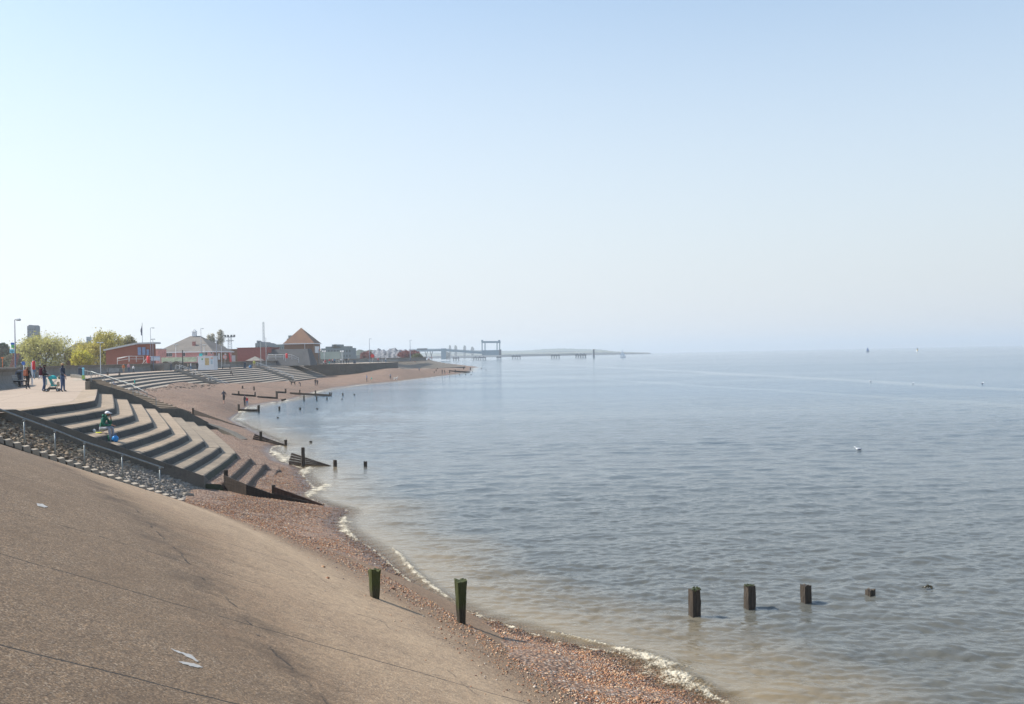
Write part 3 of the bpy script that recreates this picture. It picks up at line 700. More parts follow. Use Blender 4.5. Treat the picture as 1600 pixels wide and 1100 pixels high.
fine = t.math('MULTIPLY', t.ramp(t.vor(2.2, out='Distance', feature='DISTANCE_TO_EDGE'), [(0., .5), (.05, 0.)]), t.ramp(dep, [(.0, 1.), (.12, 0.)]))
c = t.mix(fm, c, (.60, .54, .42))
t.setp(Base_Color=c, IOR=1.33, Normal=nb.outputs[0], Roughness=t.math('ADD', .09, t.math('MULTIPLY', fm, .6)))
tr = t.n('BsdfTransparent'); ms = t.n('MixShader')
t.put(ms, 0, t.math('MAXIMUM', t.ramp(dep, [(.0, .12), (.10, 1.)]), fm))
t.t.links.new(tr.outputs[0], ms.inputs[1]); t.t.links.new(t.b.outputs[0], ms.inputs[2]); t.t.links.new(ms.outputs[0], t.t.nodes['Material Output'].inputs[0])
keep = depth.ravel() > -.35
Fw_ = grid_faces(len(Yw), len(Uw)); Fw_ = Fw_[keep[Fw_].all(1)]
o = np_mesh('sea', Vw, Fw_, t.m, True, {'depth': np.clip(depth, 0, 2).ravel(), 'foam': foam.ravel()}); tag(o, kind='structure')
# the bed under the open sea, and the water behind the viewer's right shoulder
mb = MB(); mb.add([(-9000, -60, -2.7), (12000, -60, -2.7), (12000, 11800, -2.7), (-9000, 11800, -2.7)], [(0, 1, 2, 3)])
tag(mb.build('sea_bed', mat('sea bed mud', (.1, .085, .06))), kind='structure')

# ------------------------------------------------------------------ rubble bank, stair beside it, handrail
def spt(k): return Vector((-19 + .7175 * k, 33.4 + .5125 * k, 4.72 - .4 * k))
def wpt(k):
    a = Ek(k)[0] if k >= 0 else Ek(0)[0] + (Ek(1)[0] - Ek(0)[0]) * k
    return Vector((a.x + .02, a.y - .45, PZ - .4 * max(k, -1) - .38))
mb = MB(); vs = []; N1, N2 = 40, 14
for i in range(N1):
    k = -4 + 13.3 * i / (N1 - 1)
    for j in range(N2):
        p = spt(k).lerp(wpt(k), j / (N2 - 1)); vs.append((p.x, p.y, min(p.z, PZ - .02) + rnd.uniform(-.03, .03)))
t = NT('rubble stone'); pc = t.attr('pcol', 'Color'); c = t.mix(t.ramp(t.noise(9, 5), [(.3, .5), (.7, 0.)]), pc, (.10, .08, .06))
t.setp(Base_Color=c, Roughness=.85, Normal=t.bump(t.noise(25, 4), .5, .02)); M_rub = t.m
M_rubbase = mat('rubble mortar', (.16, .13, .10), .9, .35, 5, .6)
base = np_mesh('rubble_bank', np.array(vs), grid_faces(N1, N2), M_rubbase, False); tag(base, 'bank of rough rubble stones between the small stair and the sloping wall', 'rubble bank', kind='stuff')
r_ = np.random.RandomState(5); n = 12000
kk = r_.uniform(-3.5, 9.2, n); jj = r_.uniform(.06, .97, n)
cub = np.array([(-1, -1, -1), (1, -1, -1), (1, 1, -1), (-1, 1, -1), (-1, -1, 1), (1, -1, 1), (1, 1, 1), (-1, 1, 1)], float)
cf = np.array([(3, 2, 1, 0), (4, 5, 6, 7), (0, 1, 5, 4), (1, 2, 6, 5), (2, 3, 7, 6), (3, 0, 4, 7)])
VV = []; CC = []
for i in range(n):
    p = spt(kk[i]).lerp(wpt(kk[i]), jj[i]); p.z = min(p.z, PZ - .02)
    s_ = .036 * math.exp(r_.normal(0, .38)); v = cub * (1 + r_.uniform(-.35, .25, (8, 3))) * np.array([s_ * r_.uniform(.9, 1.9), s_, s_ * r_.uniform(.3, .6)])
    e_ = Matrix.Rotation(r_.normal(0, .25), 3, 'X') @ Matrix.Rotation(r_.normal(.1, .25), 3, 'Y') @ Matrix.Rotation(r_.uniform(0, 6.28), 3, 'Z')
    v = v @ np.array(e_).T + np.array([p.x, p.y, p.z + r_.uniform(-.02, .015)]); VV.append(v)
    cl = np.array([(.30, .21, .13), (.37, .27, .175), (.15, .105, .07), (.50, .40, .28), (.32, .255, .19)][r_.choice(5, p=[.3, .25, .2, .12, .13])]) * r_.uniform(.8, 1.15)
    if kk[i] > 3.5: w_ = min(1, (kk[i] - 3.5) / 3) * .55; cl = cl * (1 - w_) + np.array([.36, .35, .33]) * w_
    CC.append(np.repeat([[*cl, 1]], 8, 0))
st_ = np_mesh('rubble_stones', np.concatenate(VV), (cf[None] + (np.arange(n) * 8)[:, None, None]).reshape(-1, 4), M_rub, False, {'pcol': np.concatenate(CC)})
tag(st_, 'loose angular stones bedded in the bank beside the handrail', 'rubble stones', kind='stuff')
dS = Vector((.7175, .5125, 0)).normalized(); wS = Vector((-dS.y, dS.x, 0))
stair = empty('beach_stairs', spt(0), 0, 'narrow flight of pale concrete steps running down the slope under the metal handrail', 'stairs')
qS = Matrix((dS, wS, Vector((0, 0, 1)))).transposed()
for i in range(38):
    k = -3.0 + i * .315; p = spt(k) - wS * .28 - stair.location
    mb = MB(); q2 = qS @ Matrix.Rotation(R(-7), 3, 'Y') 
    mb.box(p + Vector((0, 0, -.11 + rnd.uniform(-.008, .008))), (.215, .50, .30), 0, q2); mb.build('step', M_block, stair, bevel=.015)
mb = MB(); mb.bar(spt(-4) - wS * .28 + Vector((0, 0, -.32)) - stair.location, spt(8.9) - wS * .28 + Vector((0, 0, -.32)) - stair.location, .5, .3); mb.build('stair_slab', M_riser, stair)
hr = empty('handrail', spt(0), 0, 'galvanised metal handrail on five posts down the slope at the left edge', 'handrail')
tops = []; 
for px, py in [(-14, 681), (38, 700), (86, 717), (132, 735), (191, 753), (250, 772)]:
    best = min((spt(k / 50) for k in range(-220, 500)), key=lambda p: abs(px - (800 + FPX * p.x / p.y)))
    p = WD(px, py, best.y + .0); a = p - hr.location; tp = a + Vector((.012, 0, 1.03)); tops.append(tp)
    mb = MB(); mb.tube([a - Vector((0, 0, .15)), tp], .026, 10); mb.ball(tp - Vector((0, 0, .06)), .05, 10, 6, sc=(1, 1, 1.2)); mb.tube([a, a + Vector((0, 0, .05))], .045, 10)
    mb.build('post', M_gal, hr, True)
mb = MB(); d0 = (tops[1] - tops[2]) * 1.2; d1 = (tops[-1] - tops[-2]).normalized() * .15
mb.tube([tops[0] + d0] + tops + [tops[-1] + d1], .034, 10); mb.build('rail', M_gal, hr, True)

# ------------------------------------------------------------------ timber posts and groynes
def rough_post(name, base, w, h, m, label, group, taper=.0, seed=0, rz=0, sink=.6, lean=(0, 0), ragged=.05):
    r2 = random.Random(seed); nz = 9; ns = 16; vs = []
    for j in range(nz):
        f_ = j / (nz - 1); z = -sink + (h + sink) * f_
        for i in range(ns):
            a = 2 * math.pi * i / ns + math.pi / 4; c_, s_ = math.cos(a), math.sin(a); k = 1 / max(abs(c_), abs(s_)); k = min(k, 1.34)
            hw = w / 2 * (1 - taper * max(0, 1 - (z / max(h, .01))) ** 1.0 if z > 0 else 1 - taper) * (1 + r2.uniform(-.06, .06) - (.10 if i % 4 == 1 else 0) - (.08 * r2.random() if j >= nz - 2 else 0))
            zz = z + (r2.uniform(-ragged, ragged * .4) if j == nz - 1 else 0)
            vs.append((c_ * k * hw + lean[0] * max(z, 0), s_ * k * hw + lean[1] * max(z, 0), zz))
    fs = [(j * ns + i, j * ns + (i + 1) % ns, (j + 1) * ns + (i + 1) % ns, (j + 1) * ns + i) for j in range(nz - 1) for i in range(ns)]
    vs.append((lean[0] * h, lean[1] * h, h - .02)); fs += [((nz - 1) * ns + i, (nz - 1) * ns + (i + 1) % ns, len(vs) - 1) for i in range(ns)]
    mb = MB(); mb.add(vs, fs); o = mb.build(name, m); o.location = base; o.rotation_euler = (0, 0, rz)
    return tag(o, label, 'post', group)
NG = 'old groyne posts in the foreground'
p = W(585.5, 935, 1.2); p = ray_apron(585.5, 934)
rough_post('timber_post', p, .225, .60, M_post_moss2, 'shorter mossy green post on the slope, the higher of the two by the water edge', NG, .28, 1, .5)
p = ray_apron(721, 974)
rough_post('timber_post', p, .245, .97, M_post_moss, 'taller mossy green post at the shingle edge, tapering towards its foot', NG, .42, 2, .45)
for i, (px, by, ty, wpx, lab) in enumerate([(1085.5, 963, 920, 18, 'tallest dark square post standing in the water, nearest the shore'), (1171.5, 951, 914, 17, 'dark post in the water with green weed on its top'),
        (1259.5, 942, 913.5, 15.5, 'short dark weathered post in the water between the weedy post and the stump')]):
    p = W(px, by, 0); rough_post('timber_post', p, wpx / FPX * p.y / 1.18, (by - ty) / FPX * p.y, M_post_seamoss if i == 1 else M_post_dark, lab, NG, .02, 10 + i, .35, ragged=.035)
p = W(1360, 930, 0); rough_post('timber_stump', p, .2, .17, M_post_seamoss, 'low rounded weedy stump just above the water', NG, 0, 21, .4, ragged=.05)
M_weed = mat('wet seaweed', (.03, .025, .01), .4, .4, 20)
mb = MB()
for i in range(26): a = rnd.uniform(0, 6.28); d = rnd.uniform(0, .13); mb.ball((math.cos(a) * d * 1.3, math.sin(a) * d * .6, .005 + .05 * (1 - d / .13)), rnd.uniform(.015, .035), 6, 4, jit=.3)
o = mb.build('seaweed_clump', M_weed); o.location = W(1450, 918.5, 0); tag(o, 'clump of dark seaweed on a drowned post, furthest right in the groyne row', 'seaweed')
for px, py, lab in ((1171.5, 914.5, 'tuft of green weed on the top of the second post in the water'), (1085.5, 920.5, 'thin crust of weed on the top of the tallest post in the water')):
    p = W(px, 951 if px > 1100 else 963, 0); q = WD(px, py, p.y); mb = MB(); mb.ball((0, 0, -.01), .1, 8, 5, jit=.1, sc=(1, 1, .3))
    for i in range(22): mb.ball((rnd.uniform(-.12, .12), rnd.uniform(-.12, .12), rnd.uniform(-.02, .03)), rnd.uniform(.015, .035), 6, 4, jit=.3, sc=(1, 1, .7))
    o = mb.build('seaweed_tuft', mat('green weed', (.03, .04, .008), .7, .4, 20)); o.location = q; tag(o, lab, 'seaweed')
# small posts: (group label stem, rows of (px, base, top, width px))
ordn = ['first', 'second', 'third', 'fourth', 'fifth', 'sixth', 'seventh', 'eighth', 'ninth']
ROWS = [
 ('in the water off the planked groyne nearest the foreground', 'posts off the near planked groynes', [(523.6, 729.4, 719, 6), (571, 728.7, 720.7, 6)]),
 ('in the water off the smaller planked groyne', 'posts off the near planked groynes', [(485.5, 691.7, 689, 4.5)]),
 ('in the row where the water first meets the middle beach', 'posts in the row where the water meets the beach', [(373, 642, 631.7, 3.2), (404, 643, 633, 4), (436.6, 641, 635, 3.6), (468.9, 640, 637, 3.2), (495.5, 639.5, 637.8, 3)]),
 ('in the dry row behind the two children', 'posts in the dry rows of the middle beach', [(373, 617, 611, 2.2), (398.7, 620, 612.5, 2.4)]),
 ('in the highest row of the middle beach', 'posts in the dry rows of the middle beach', [(379, 607.3, 602.7, 2), (396.9, 610, 604, 2.2)]),
 ('at the end of a low board on the middle beach', 'posts in the dry rows of the middle beach', [(432.5, 623, 613, 3), (446.3, 614.4, 607.3, 2.3)]),
 ('along the long low board that enters the water', 'posts along the long low board', [(468.5, 615.7, 609, 2.2), (493, 618, 610, 2.2), (515, 618.4, 613, 2.1), (517.6, 618.4, 613, 2.1), (535.6, 618, 614, 2.1), (553.5, 617.4, 615.4, 1.8)]),
 ('in the row just in front of the long low board', 'posts in front of the long low board', [(475, 625.8, 617.7, 2.1), (494.9, 625.8, 619, 2.1), (511, 624.8, 620.6, 2.2), (534.5, 624.2, 622.8, 1.8)]),
 ('among the far groyne at the tip of the beach', 'posts of the far groyne at the tip of the beach', [(678.5, 582.5, 580.5, 1.4), (681.5, 580, 577, 1.4), (683.6, 576.6, 574.6, 1.3), (702.5, 583, 578, 1.5), (711.5, 582, 577.5, 1.5), (718, 585.6, 584.2, 1.5), (724.6, 577, 573.8, 1.4), (735, 578, 574, 1.6), (727.6, 585.2, 584, 1.4)]),
 ('in the water beyond the tip of the beach', 'posts beyond the tip of the beach', [(736.3, 585.6, 584.6, 1.4), (738, 581, 580, 1.4), (752, 576, 574.5, 1.4), (760, 578.6, 577.8, 1.3)]),
 ('alone in the shallows before the long low board', 'lone posts in the shallows', [(434, 653.2, 652, 2.6)]),
]
sd_ = 40
for stem, grp, row in ROWS:
    for i, (px, by, ty, wpx) in enumerate(row):
        p = on_beach(px, by); sd_ += 1; k = p.y / FPX
        lab = 'lone dark post %s' % stem if len(row) == 1 else '%s post from the left %s' % (ordn[i], stem)
        rough_post('timber_post', p, max(.2, wpx * k * .85), max(.12, (by - ty) * k), M_post_dark, lab, grp, 0, sd_, rnd.uniform(0, 1), .5, ragged=.03)
def groyne(pts_top, pts_bot, posts, m, label, gaps=False, thick=.09, grp='plank groynes running down the beach'):
    """pts in pixels with a height each: top edge and bottom edge of the planking; planks are laid one over another"""
    T = [W(*q) for q in pts_top]; org = T[0].copy(); root = empty('groyne', org, 0, label, 'groyne', grp)
    B = [WD(pb[0], pb[1], t_.y) for pb, t_ in zip(pts_bot, T)]
    nP = 4 if gaps else 3
    for j in range(nP):
        mb = MB(); 
        f0, f1 = j / nP, (j + 1) / nP - (.055 if gaps else .02)
        V = []
        for t_, b_ in zip(T, B):
            b2 = b_ - Vector((0, 0, .3)) if j == nP - 1 else b_
            a = t_.lerp(b2 if j == nP - 1 else b_, f0) if j < nP - 1 else t_.lerp(b_, f0); c_ = t_.lerp(b_, f1) if j < nP - 1 else b2
            off = Vector((rnd.uniform(-.008, .008), rnd.uniform(-.01, .01), 0)); V += [a - org + off, c_ - org + off]
        n_ = len(T); vs = [v + Vector((0, -thick / 2, 0)) for v in V] + [v + Vector((0, thick / 2, 0)) for v in V]; N = len(V)
        fs = []
        for i in range(n_ - 1): a = 2 * i; fs += [(a, a + 1, a + 3, a + 2), (N + a, N + a + 2, N + a + 3, N + a + 1), (a, a + 2, N + a + 2, N + a), (a + 1, N + a + 1, N + a + 3, a + 3)]
        fs += [(0, N, N + 1, 1), (N - 2, N - 1, 2 * N - 1, 2 * N - 2)]
        mb.add(vs, fs); mb.build('plank', m, root)
    for (px, by, ty, wpx, Y) in posts:
        b_ = WD(px, by, Y) - org; t_ = WD(px, ty, Y) - org; w = wpx * Y / FPX * .9
        mb = MB(); mb.box((b_ + t_) / 2 - Vector((0, 0, .2)), (w, w, (t_ - b_).length + .4), 0, Matrix.Rotation(.3, 3, 'Z'), .96); mb.build('post', M_post_dark, root, bevel=.02)
    return root
groyne([(350, 742.5, 1.5), (385, 757, 1.2), (424, 771, .72), (460, 779, .45), (500, 787, .14)], [(350, 761), (385, 768), (424, 776), (460, 783), (505, 790)], [(353, 755, 734, 7.5, 43.7)], M_plank, 'long black planked groyne in front of the buried steps, with a rusty end post')
groyne([(428, 760.5, 1.0), (450, 768, .75), (475, 777, .45), (503, 787.5, .16)], [(428, 774), (450, 778), (475, 784), (505, 790)], [(427.5, 772, 757.5, 6.5, 43.6)], M_plank_red, 'reddish-brown second groyne section starting at the short post near the water')
groyne([(455.6, 707.5, .75), (475, 714, .52), (500, 722, .22), (517, 727.6, .02)], [(450.5, 724), (475, 726.5), (500, 728), (519, 728.8)], [(473.5, 724, 699, 6, 60.3)], M_plank, 'wedge-shaped black groyne with light showing between its planks and a tall post behind', True)
groyne([(397.8, 678.2, .85), (415, 684, .55), (432, 690, .28), (444, 694, .1)], [(393.5, 690), (415, 692.5), (432, 694.5), (445, 695.8)], [(407.4, 686, 674, 4.8, 76), (446.4, 695.8, 687, 4.8, 75)], M_plank, 'smaller black groyne with a red-brown post at its seaward end', True)
groyne([(301.8, 639.5, 1.35), (330, 650, .85), (360, 661, .4), (384, 668.3, .08)], [(301, 648.5), (330, 657), (360, 664.5), (386, 669)], [(301.5, 648, 637.5, 3.2, 100)], M_plank, 'long dark groyne sloping to the water beyond the foreground steps')
groyne([(268.5, 634, 1.75), (285, 639, 1.5), (299, 643.5, 1.3)], [(268.5, 637.5), (285, 643), (299, 647.5)], [(268.3, 638, 632, 2.6, 112)], M_plank, 'short thin groyne board just left of the long dark groyne')
groyne([(231, 620, 2.15), (245, 624, 1.85), (258, 630, 1.55)], [(231, 628), (245, 629.5), (259, 632)], [], M_plank_red, 'small reddish wedge of boards at the foot of the stair rail')
def board(a, b, label, h=.22):
    A_, B_ = on_beach(*a), on_beach(*b); mb = MB(); mb.bar(Vector((0, 0, .06)), B_ - A_ + Vector((0, 0, .1)), .12, h + .12); o = mb.build('low_board', M_plank); o.location = A_
    tag(o, label, 'board', 'low timber boards across the beach')
board((374, 642), (404, 643), 'low board between the first two posts where the water begins')
board((362, 617), (399, 620), 'low board behind the two walking children'); board((402, 621), (433, 623.4), 'low board leading left from the tall post on the sand')
board((431, 613.6), (446.5, 614.4), 'short low board below the yellow-topped woman'); board((453, 615.2), (518, 618.9), 'long low board entering the water', .25)
board((440, 626.3), (446.5, 625.6), 'stub of board at the water line'); board((702, 580), (734, 582), 'long board of the far groyne at the beach tip', .4)

# ------------------------------------------------------------------ sea wall along the promenade
wallc = V2([(-36, 66), (-37.9, 73.7), (-41, 82), (-48, 91), (-56.5, 106), (-62, 122), (-62.5, 138), (-66, 165), (-70, 195), (-69.5, 215), (-68, 240), (-67.5, 280), (-66.5, 320), (-60, 352), (-49.5, 420), (-42, 468), (-41, 474)])
wd = dense(wallc, 3.0)
def seawall(name, pts, label, hgt=1.46):
    nn = normals(pts)
    prof = [(.55, -.05), (.5, .05), (.22, .3), (.08, .6), (.02, .9), (.1, hgt - .3), (.34, hgt - .09), (.36, hgt), (-.34, hgt), (-.36, hgt - .2), (-.2, -.3)]
    rows = [[(p.x + n_.x * d, p.y + n_.y * d, PZ + z) for p, n_ in zip(pts, nn)] for d, z in prof]
    o = strip(rows, name, [M_seawall], [0] * (len(prof) - 1), None, True)
    o.data.polygons.foreach_set('use_smooth', [False] * len(o.data.polygons)); tag(o, label, 'wall'); return o
i1 = next(i for i, p in enumerate(wd) if p.y > 81)
i2 = next(i for i, p in enumerate(wd) if p.y > 205); 
near_w = wd[:i1 + 1]; near_w = [near_w[0] + Vector((2.2, -26, 0)), near_w[0] + Vector((1, -12, 0))] + near_w
seawall('sea_wall', dense(near_w, 1.2), 'near curved grey sea wall with an overhanging top at the left edge', 1.5)
seawall('sea_wall', wd[i1:i2 + 1], 'long low sea wall behind the strolling people')
seawall('sea_wall', wd[i2:], 'far part of the sea wall running to the end of the promenade')

# end of terrace entry: low block wall and the stair flight with rails beside the near steps
parapet('retaining_wall', [W(112.5, 584.5, 5.2), W(122, 585.6, 5.15), W(136, 592, 4.8), W(150, 597, 4.35)], .4, 1.6, M_wallconc, 'short grey wall at the head of the beach stair behind the man in dark clothes')
sf = empty('beach_stairs', W(142, 594, PZ), 0, 'stair with metal rails going down to the shingle beyond the foreground steps', 'stairs')
a0, a1 = W(141, 592.5, PZ - .1), W(262, 637, 1.75); a0n, a1n = a0 - sf.location, a1 - sf.location; dd = a1 - a0; sdv = Vector((dd.y, -dd.x, 0)).normalized()
for i in range(20):
    mb = MB(); q = a0n.lerp(a1n, (i + .5) / 20); rot = Matrix(((dd.x, -dd.y, 0), (dd.y, dd.x, 0), (0, 0, 1))); L_ = math.hypot(dd.x, dd.y); rot = Matrix(((dd.x / L_, -dd.y / L_, 0), (dd.y / L_, dd.x / L_, 0), (0, 0, 1)))
    mb.box(q - Vector((0, 0, .3)), (L_ / 20 + .02, 2.0, .6), 0, rot); mb.build('step', M_tread, sf)
def railing(name, pts, hgt, m, label, group=None, every=2.0, rails=(1.0,), r=.03, cat='railing'):
    o0 = Vector(pts[0]); root = empty(name, o0, 0, label, cat, group); L = [Vector(p) - o0 for p in pts]
    for f_ in rails: mb = MB(); mb.tube([p + Vector((0, 0, hgt * f_)) for p in L], r, 6); mb.build('rail', m, root, True)
    for a, b in zip(L[:-1], L[1:]):
        m_ = max(1, round((b - a).length / every))
        for i in range(m_ + (1 if b is L[-1] else 0)):
            p = a.lerp(b, i / m_); mb = MB(); mb.tube([p - Vector((0, 0, .1)), p + Vector((0, 0, hgt))], r * 1.1, 6); mb.build('post', m, root)
    return root
railing('stair_railing', [W(142.5, 595.6, PZ), W(175, 607.5, 4.0), W(208, 620.5, 3.1), W(244, 636.5, 2.0)], .95, M_gal, 'lower metal railing of the beach stair, beside the sloping wall', every=4, r=.035)
railing('stair_railing', [W(118, 584, PZ + .1), W(163, 599, 4.1), W(205, 613, 3.0), W(230, 627, 2.2)], .95, M_gal, 'upper metal railing of the beach stair, beginning beside the short grey wall', every=4, r=.035)
parapet('retaining_wall', [W(184, 609, 3.4), W(205, 611, 3.2), W(230, 623, 2.4)], 1.4, 1.0, M_wallconc, 'squat dark wall at the foot of the far stair railing')

# stairs crossing the far terrace
def far_stair(px, label, side=1, nst=9):
    i = min(range(len(F0d)), key=lambda i: abs(800 + FPX * F0d[i].x / F0d[i].y - px) + (1000 if F0d[i].y < 120 else 0)); p, n_ = F0d[i], F0n[i]; tg = Vector((-n_.y, n_.x, 0))
    root = empty('beach_stairs', (p.x, p.y, PZ), 0, label, 'stairs', 'stairs crossing the far sea steps')
    rz = Matrix((n_, tg, Vector((0, 0, 1)))).transposed()
    mb = MB()
    for k in range(nst * 2): mb.box(n_ * (k * .475 + .1) + Vector((0, 0, -.2 * k - .35)), (.5, 1.8, .62), 0, rz)
    mb.build('step_flight', M_far_tread, root)
    for s_ in (-1, 1):
        mb = MB(); a = tg * s_ * 1.1 + Vector((0, 0, .05)); mb.bar(a - n_ * .6, a + n_ * nst * .95 - Vector((0, 0, nst * .4)), .34, .85); mb.build('side_wall', M_seawall, root)
        mb = MB(); q = [a - n_ * .3 + Vector((0, 0, 1.1)), a + n_ * nst * .95 + Vector((0, 0, 1.1 - nst * .4))]; mb.tube(q, .035, 6)
        mb.build('rail', M_rail_white, root)
        for f_ in (0, .33, .66, 1): mb = MB(); b_ = q[0].lerp(q[1], f_); mb.tube([b_, b_ - Vector((0, 0, .9))], .035, 5); mb.build('post', M_rail_white, root)
far_stair(284, 'stair down the far sea steps just left of the white kiosk'); far_stair(399, 'stair down the far sea steps under the woman in a yellow top')
far_stair(532, 'stair down the far sea steps before the rounded platform', nst=8); far_stair(676, 'furthest stair, at the end of the promenade wall', nst=8)
# rounded platform
bast = [(-62, 296), (-50, 298), (-46, 302), (-43.6, 308), (-41.5, 318), (-39.9, 330), (-39.3, 342), (-40.5, 349), (-45, 354), (-58, 356)]
bp = [(p.x, p.y) for p in dense(V2(bast), 2.5)]
pf = empty('viewing_platform', (-50, 325, PZ), 0, 'rounded concrete platform with railings bulging out over the far beach', 'platform')
mb = MB(); mb.prism([(x + 50, y - 325) for x, y in bp], -3.4, .05, 0, 1); mb.build('platform_wall', [M_wallconc, M_far_tread], pf)
for z_ in (1.05, .55):
    mb = MB(); mb.tube([Vector((x + 50 - .2, y - 325, z_)) for x, y in bp], .04, 5); mb.build('rail', M_gal, pf)
for x, y in bp[::2]: mb = MB(); mb.tube([(x + 50 - .2, y - 325, 0), (x + 50 - .2, y - 325, 1.07)], .045, 5); mb.build('post', M_gal, pf)
# dark stones and wrack below the far terrace
mb = MB()
for i in range(170):
    px, py = rnd.uniform(215, 335), 0; f_ = (px - 205) / 125; py = 607 - 6 * f_ + rnd.gauss(0, 2.0) + 2; p = on_beach(px, py); s_ = rnd.uniform(.06, .17)
    mb.ball(p, s_, 5, 3, jit=.3, sc=(1.3, 1, .5))
tag(mb.build('beach_stones', mat('dark stones', (.06, .055, .045), .8, .4, 1)), 'band of dark stones and weed on the shingle below the far sea steps', 'stones', kind='stuff')

# ------------------------------------------------------------------ street furniture
def lamp(px, topy, Y, arm, label, kind='arm', m=None, hgt=None, z0=None, grp='street lamps along the seafront'):
    top = WD(px, topy, Y); base = Vector((top.x, Y, PZ - .1 if z0 is None else z0)); H = top.z - base.z
    root = empty('street_lamp', base, 0, label, 'street lamp', grp); m = m or M_lampgrey; r0 = .06 * max(1, Y / 190)
    mb = MB(); mb.tube([(0, 0, 0), (0, 0, .9), (0, 0, .95), (0, 0, H)], [r0 * 1.3, r0 * 1.3, r0, r0 * .7], 8); mb.build('pole', m, root, True)
    a = arm * Y / FPX
    for s_ in ((1,) if kind == 'arm' else (1, -1)):
        mb = MB(); mb.tube([(0, 0, H), (s_ * a * .35, 0, H + .05)], r0 * .6, 6); mb.build('arm', m, root, True)
        mb = MB(); mb.box((s_ * a * .68, 0, H + .04), (a * .72, .28, .14), taper=.7); h_ = mb.build('lamp_head', M_lightgrey, root, bevel=.02)
        mb = MB(); mb.box((s_ * a * .7, 0, H - .05), (a * .5, .2, .05)); mb.build('lens', M_glass, h_)
    return root
L0 = lamp(22.8, 500, 85, 9, 'tallest street lamp, at the left edge, carrying a cafe sign')
lamp(156.5, 535.5, 150, 5, 'small double-headed lamp between the second tree and the red brick building', 'T', M_lightgrey)
lamp(235, 512.5, 196, 6, 'tall lamp at the right end of the red brick building'); lamp(238.8, 530, 190, 3.5, 'shorter lamp beside the tall one at the red brick building', 'T')
lamp(313.7, 513.5, 235, 4.5, 'tall lamp in front of the grey pub roof'); lamp(274.5, 538.5, 225, 3.5, 'pale double lamp before the left part of the pink pub', 'T', M_lightgrey)
lamp(318.7, 539, 215, 2.6, 'pale double lamp before the right windows of the pink pub', 'T', M_lightgrey); lamp(338, 532, 250, 2.6, 'double lamp before the dark side slope of the pub roof', 'T')
lamp(577, 529.5, 345, 3.5, 'lamp behind the rounded platform'); lamp(640.6, 531.5, 425, 3, 'furthest lamp, beside the larger red bush')
for px, Y, ty, lab in [(498, 310, 546.5, 'lamp with a glowing orange head beside the pyramid-roofed building'), (506.5, 322, 549, 'first pale globe lamp right of the pyramid-roofed building'), (534.5, 335, 549, 'second pale globe lamp right of the pyramid-roofed building'), (471, 300, 546.5, 'orange-topped post before the dark sloping roof')]:
    top = WD(px, ty, Y); root = empty('globe_lamp', (top.x, Y, PZ), 0, lab, 'street lamp', 'globe lamps on the far promenade'); H = top.z - PZ
    mb = MB(); mb.tube([(0, 0, 0), (0, 0, H)], .11, 8); mb.build('pole', M_lightgrey, root, True)
    for s_ in (-.35, .35): mb = MB(); mb.ball((s_, 0, H), .28, 8, 6); mb.build('globe', M_orange if 'orange' in lab else M_white, root, True)
# signs on the near lamp
H0 = 10.3; k = 85 / FPX
def sgn(name, cx, cy, wpx, hpx, m, parent=None, txt=None, tm=None, ts=.2):
    p = WD(cx, cy, 84.85) - parent.location; mb = MB(); mb.box(p, (wpx * k, .04, hpx * k)); o = mb.build(name, m, parent, bevel=.01)
    if txt:
        cu = bpy.data.curves.new(name + '_text', 'FONT'); cu.body = txt; cu.size = ts; cu.align_x = 'CENTER'; cu.align_y = 'CENTER'; cu.extrude = .004
        to = bpy.data.objects.new('tmp', cu); C.objects.link(to); dg = bpy.context.evaluated_depsgraph_get(); me = bpy.data.meshes.new_from_object(to.evaluated_get(dg)); bpy.data.objects.remove(to)
        me.materials.clear(); me.materials.append(tm); x = bpy.data.objects.new('lettering', me); link(x, o); x.location = p + Vector((0, -.03, 0)); x.rotation_euler = (R(90), 0, 0)
    return o
c_ = sgn('cafe_sign', 18.8, 548.6, 7.2, 6, M_cyan, L0, 'Cafe', M_navy, .17); c_.name = 'cafe_sign'
mb = MB(); p = WD(18.9, 550.6, 84.8) - L0.location; mb.add([p + Vector((-.06, 0, .03)), p + Vector((.06, 0, .03)), p + Vector((0, 0, -.05))], [(0, 1, 2)]); mb.build('arrow', M_navy, c_)
sgn('green_sign', 19.8, 541.2, 4.6, 4.8, M_green, L0); sgn('blue_sign', 19.6, 537, 5.4, 3.4, M_blue, L0)
mb = MB(); 
# round blue sign on its own post
def at(px, Y, z=PZ): return Vector(((px - 800) / FPX * Y + .0203 * (CAMZ - z), Y, z))
p = at(36.3, 90); root = empty('sign_post', p, 0, 'slim grey post with a small round blue sign near the bench', 'sign')
mb = MB(); mb.tube([(0, 0, 0), (0, 0, 1.9)], .035, 8); mb.build('post', M_lightgrey, root, True)
mb = MB(); mb.tube([(0, -.06, 1.85), (0, -.09, 1.85)], .17, 16); mb.build('sign_disc', M_blue, root)
mb = MB(); mb.box((-.14, -.07, 1.92), (.16, .03, .1)); mb.build('sign_plate', M_white, root)
p = at(48.8, 84); root = empty('lifebuoy_stand', p, 0, 'white post with a red lifebuoy housing behind the walking woman', 'lifebuoy')
mb = MB(); mb.box((0, 0, .95), (.11, .11, 1.9)); mb.build('post', M_white, root, bevel=.01)
mb = MB(); mb.tube([(.17, -.02, 1.28), (.17, -.02, 1.36), (.17, -.02, 1.95), (.17, -.02, 2.02)], [.08, .12, .12, .08], 12); mb.build('lifebuoy_case', M_red, root, True)
p = at(129.2, 104); root = empty('information_post', p, 0, 'pale blue information post with a green base at the head of the beach stair', 'post')
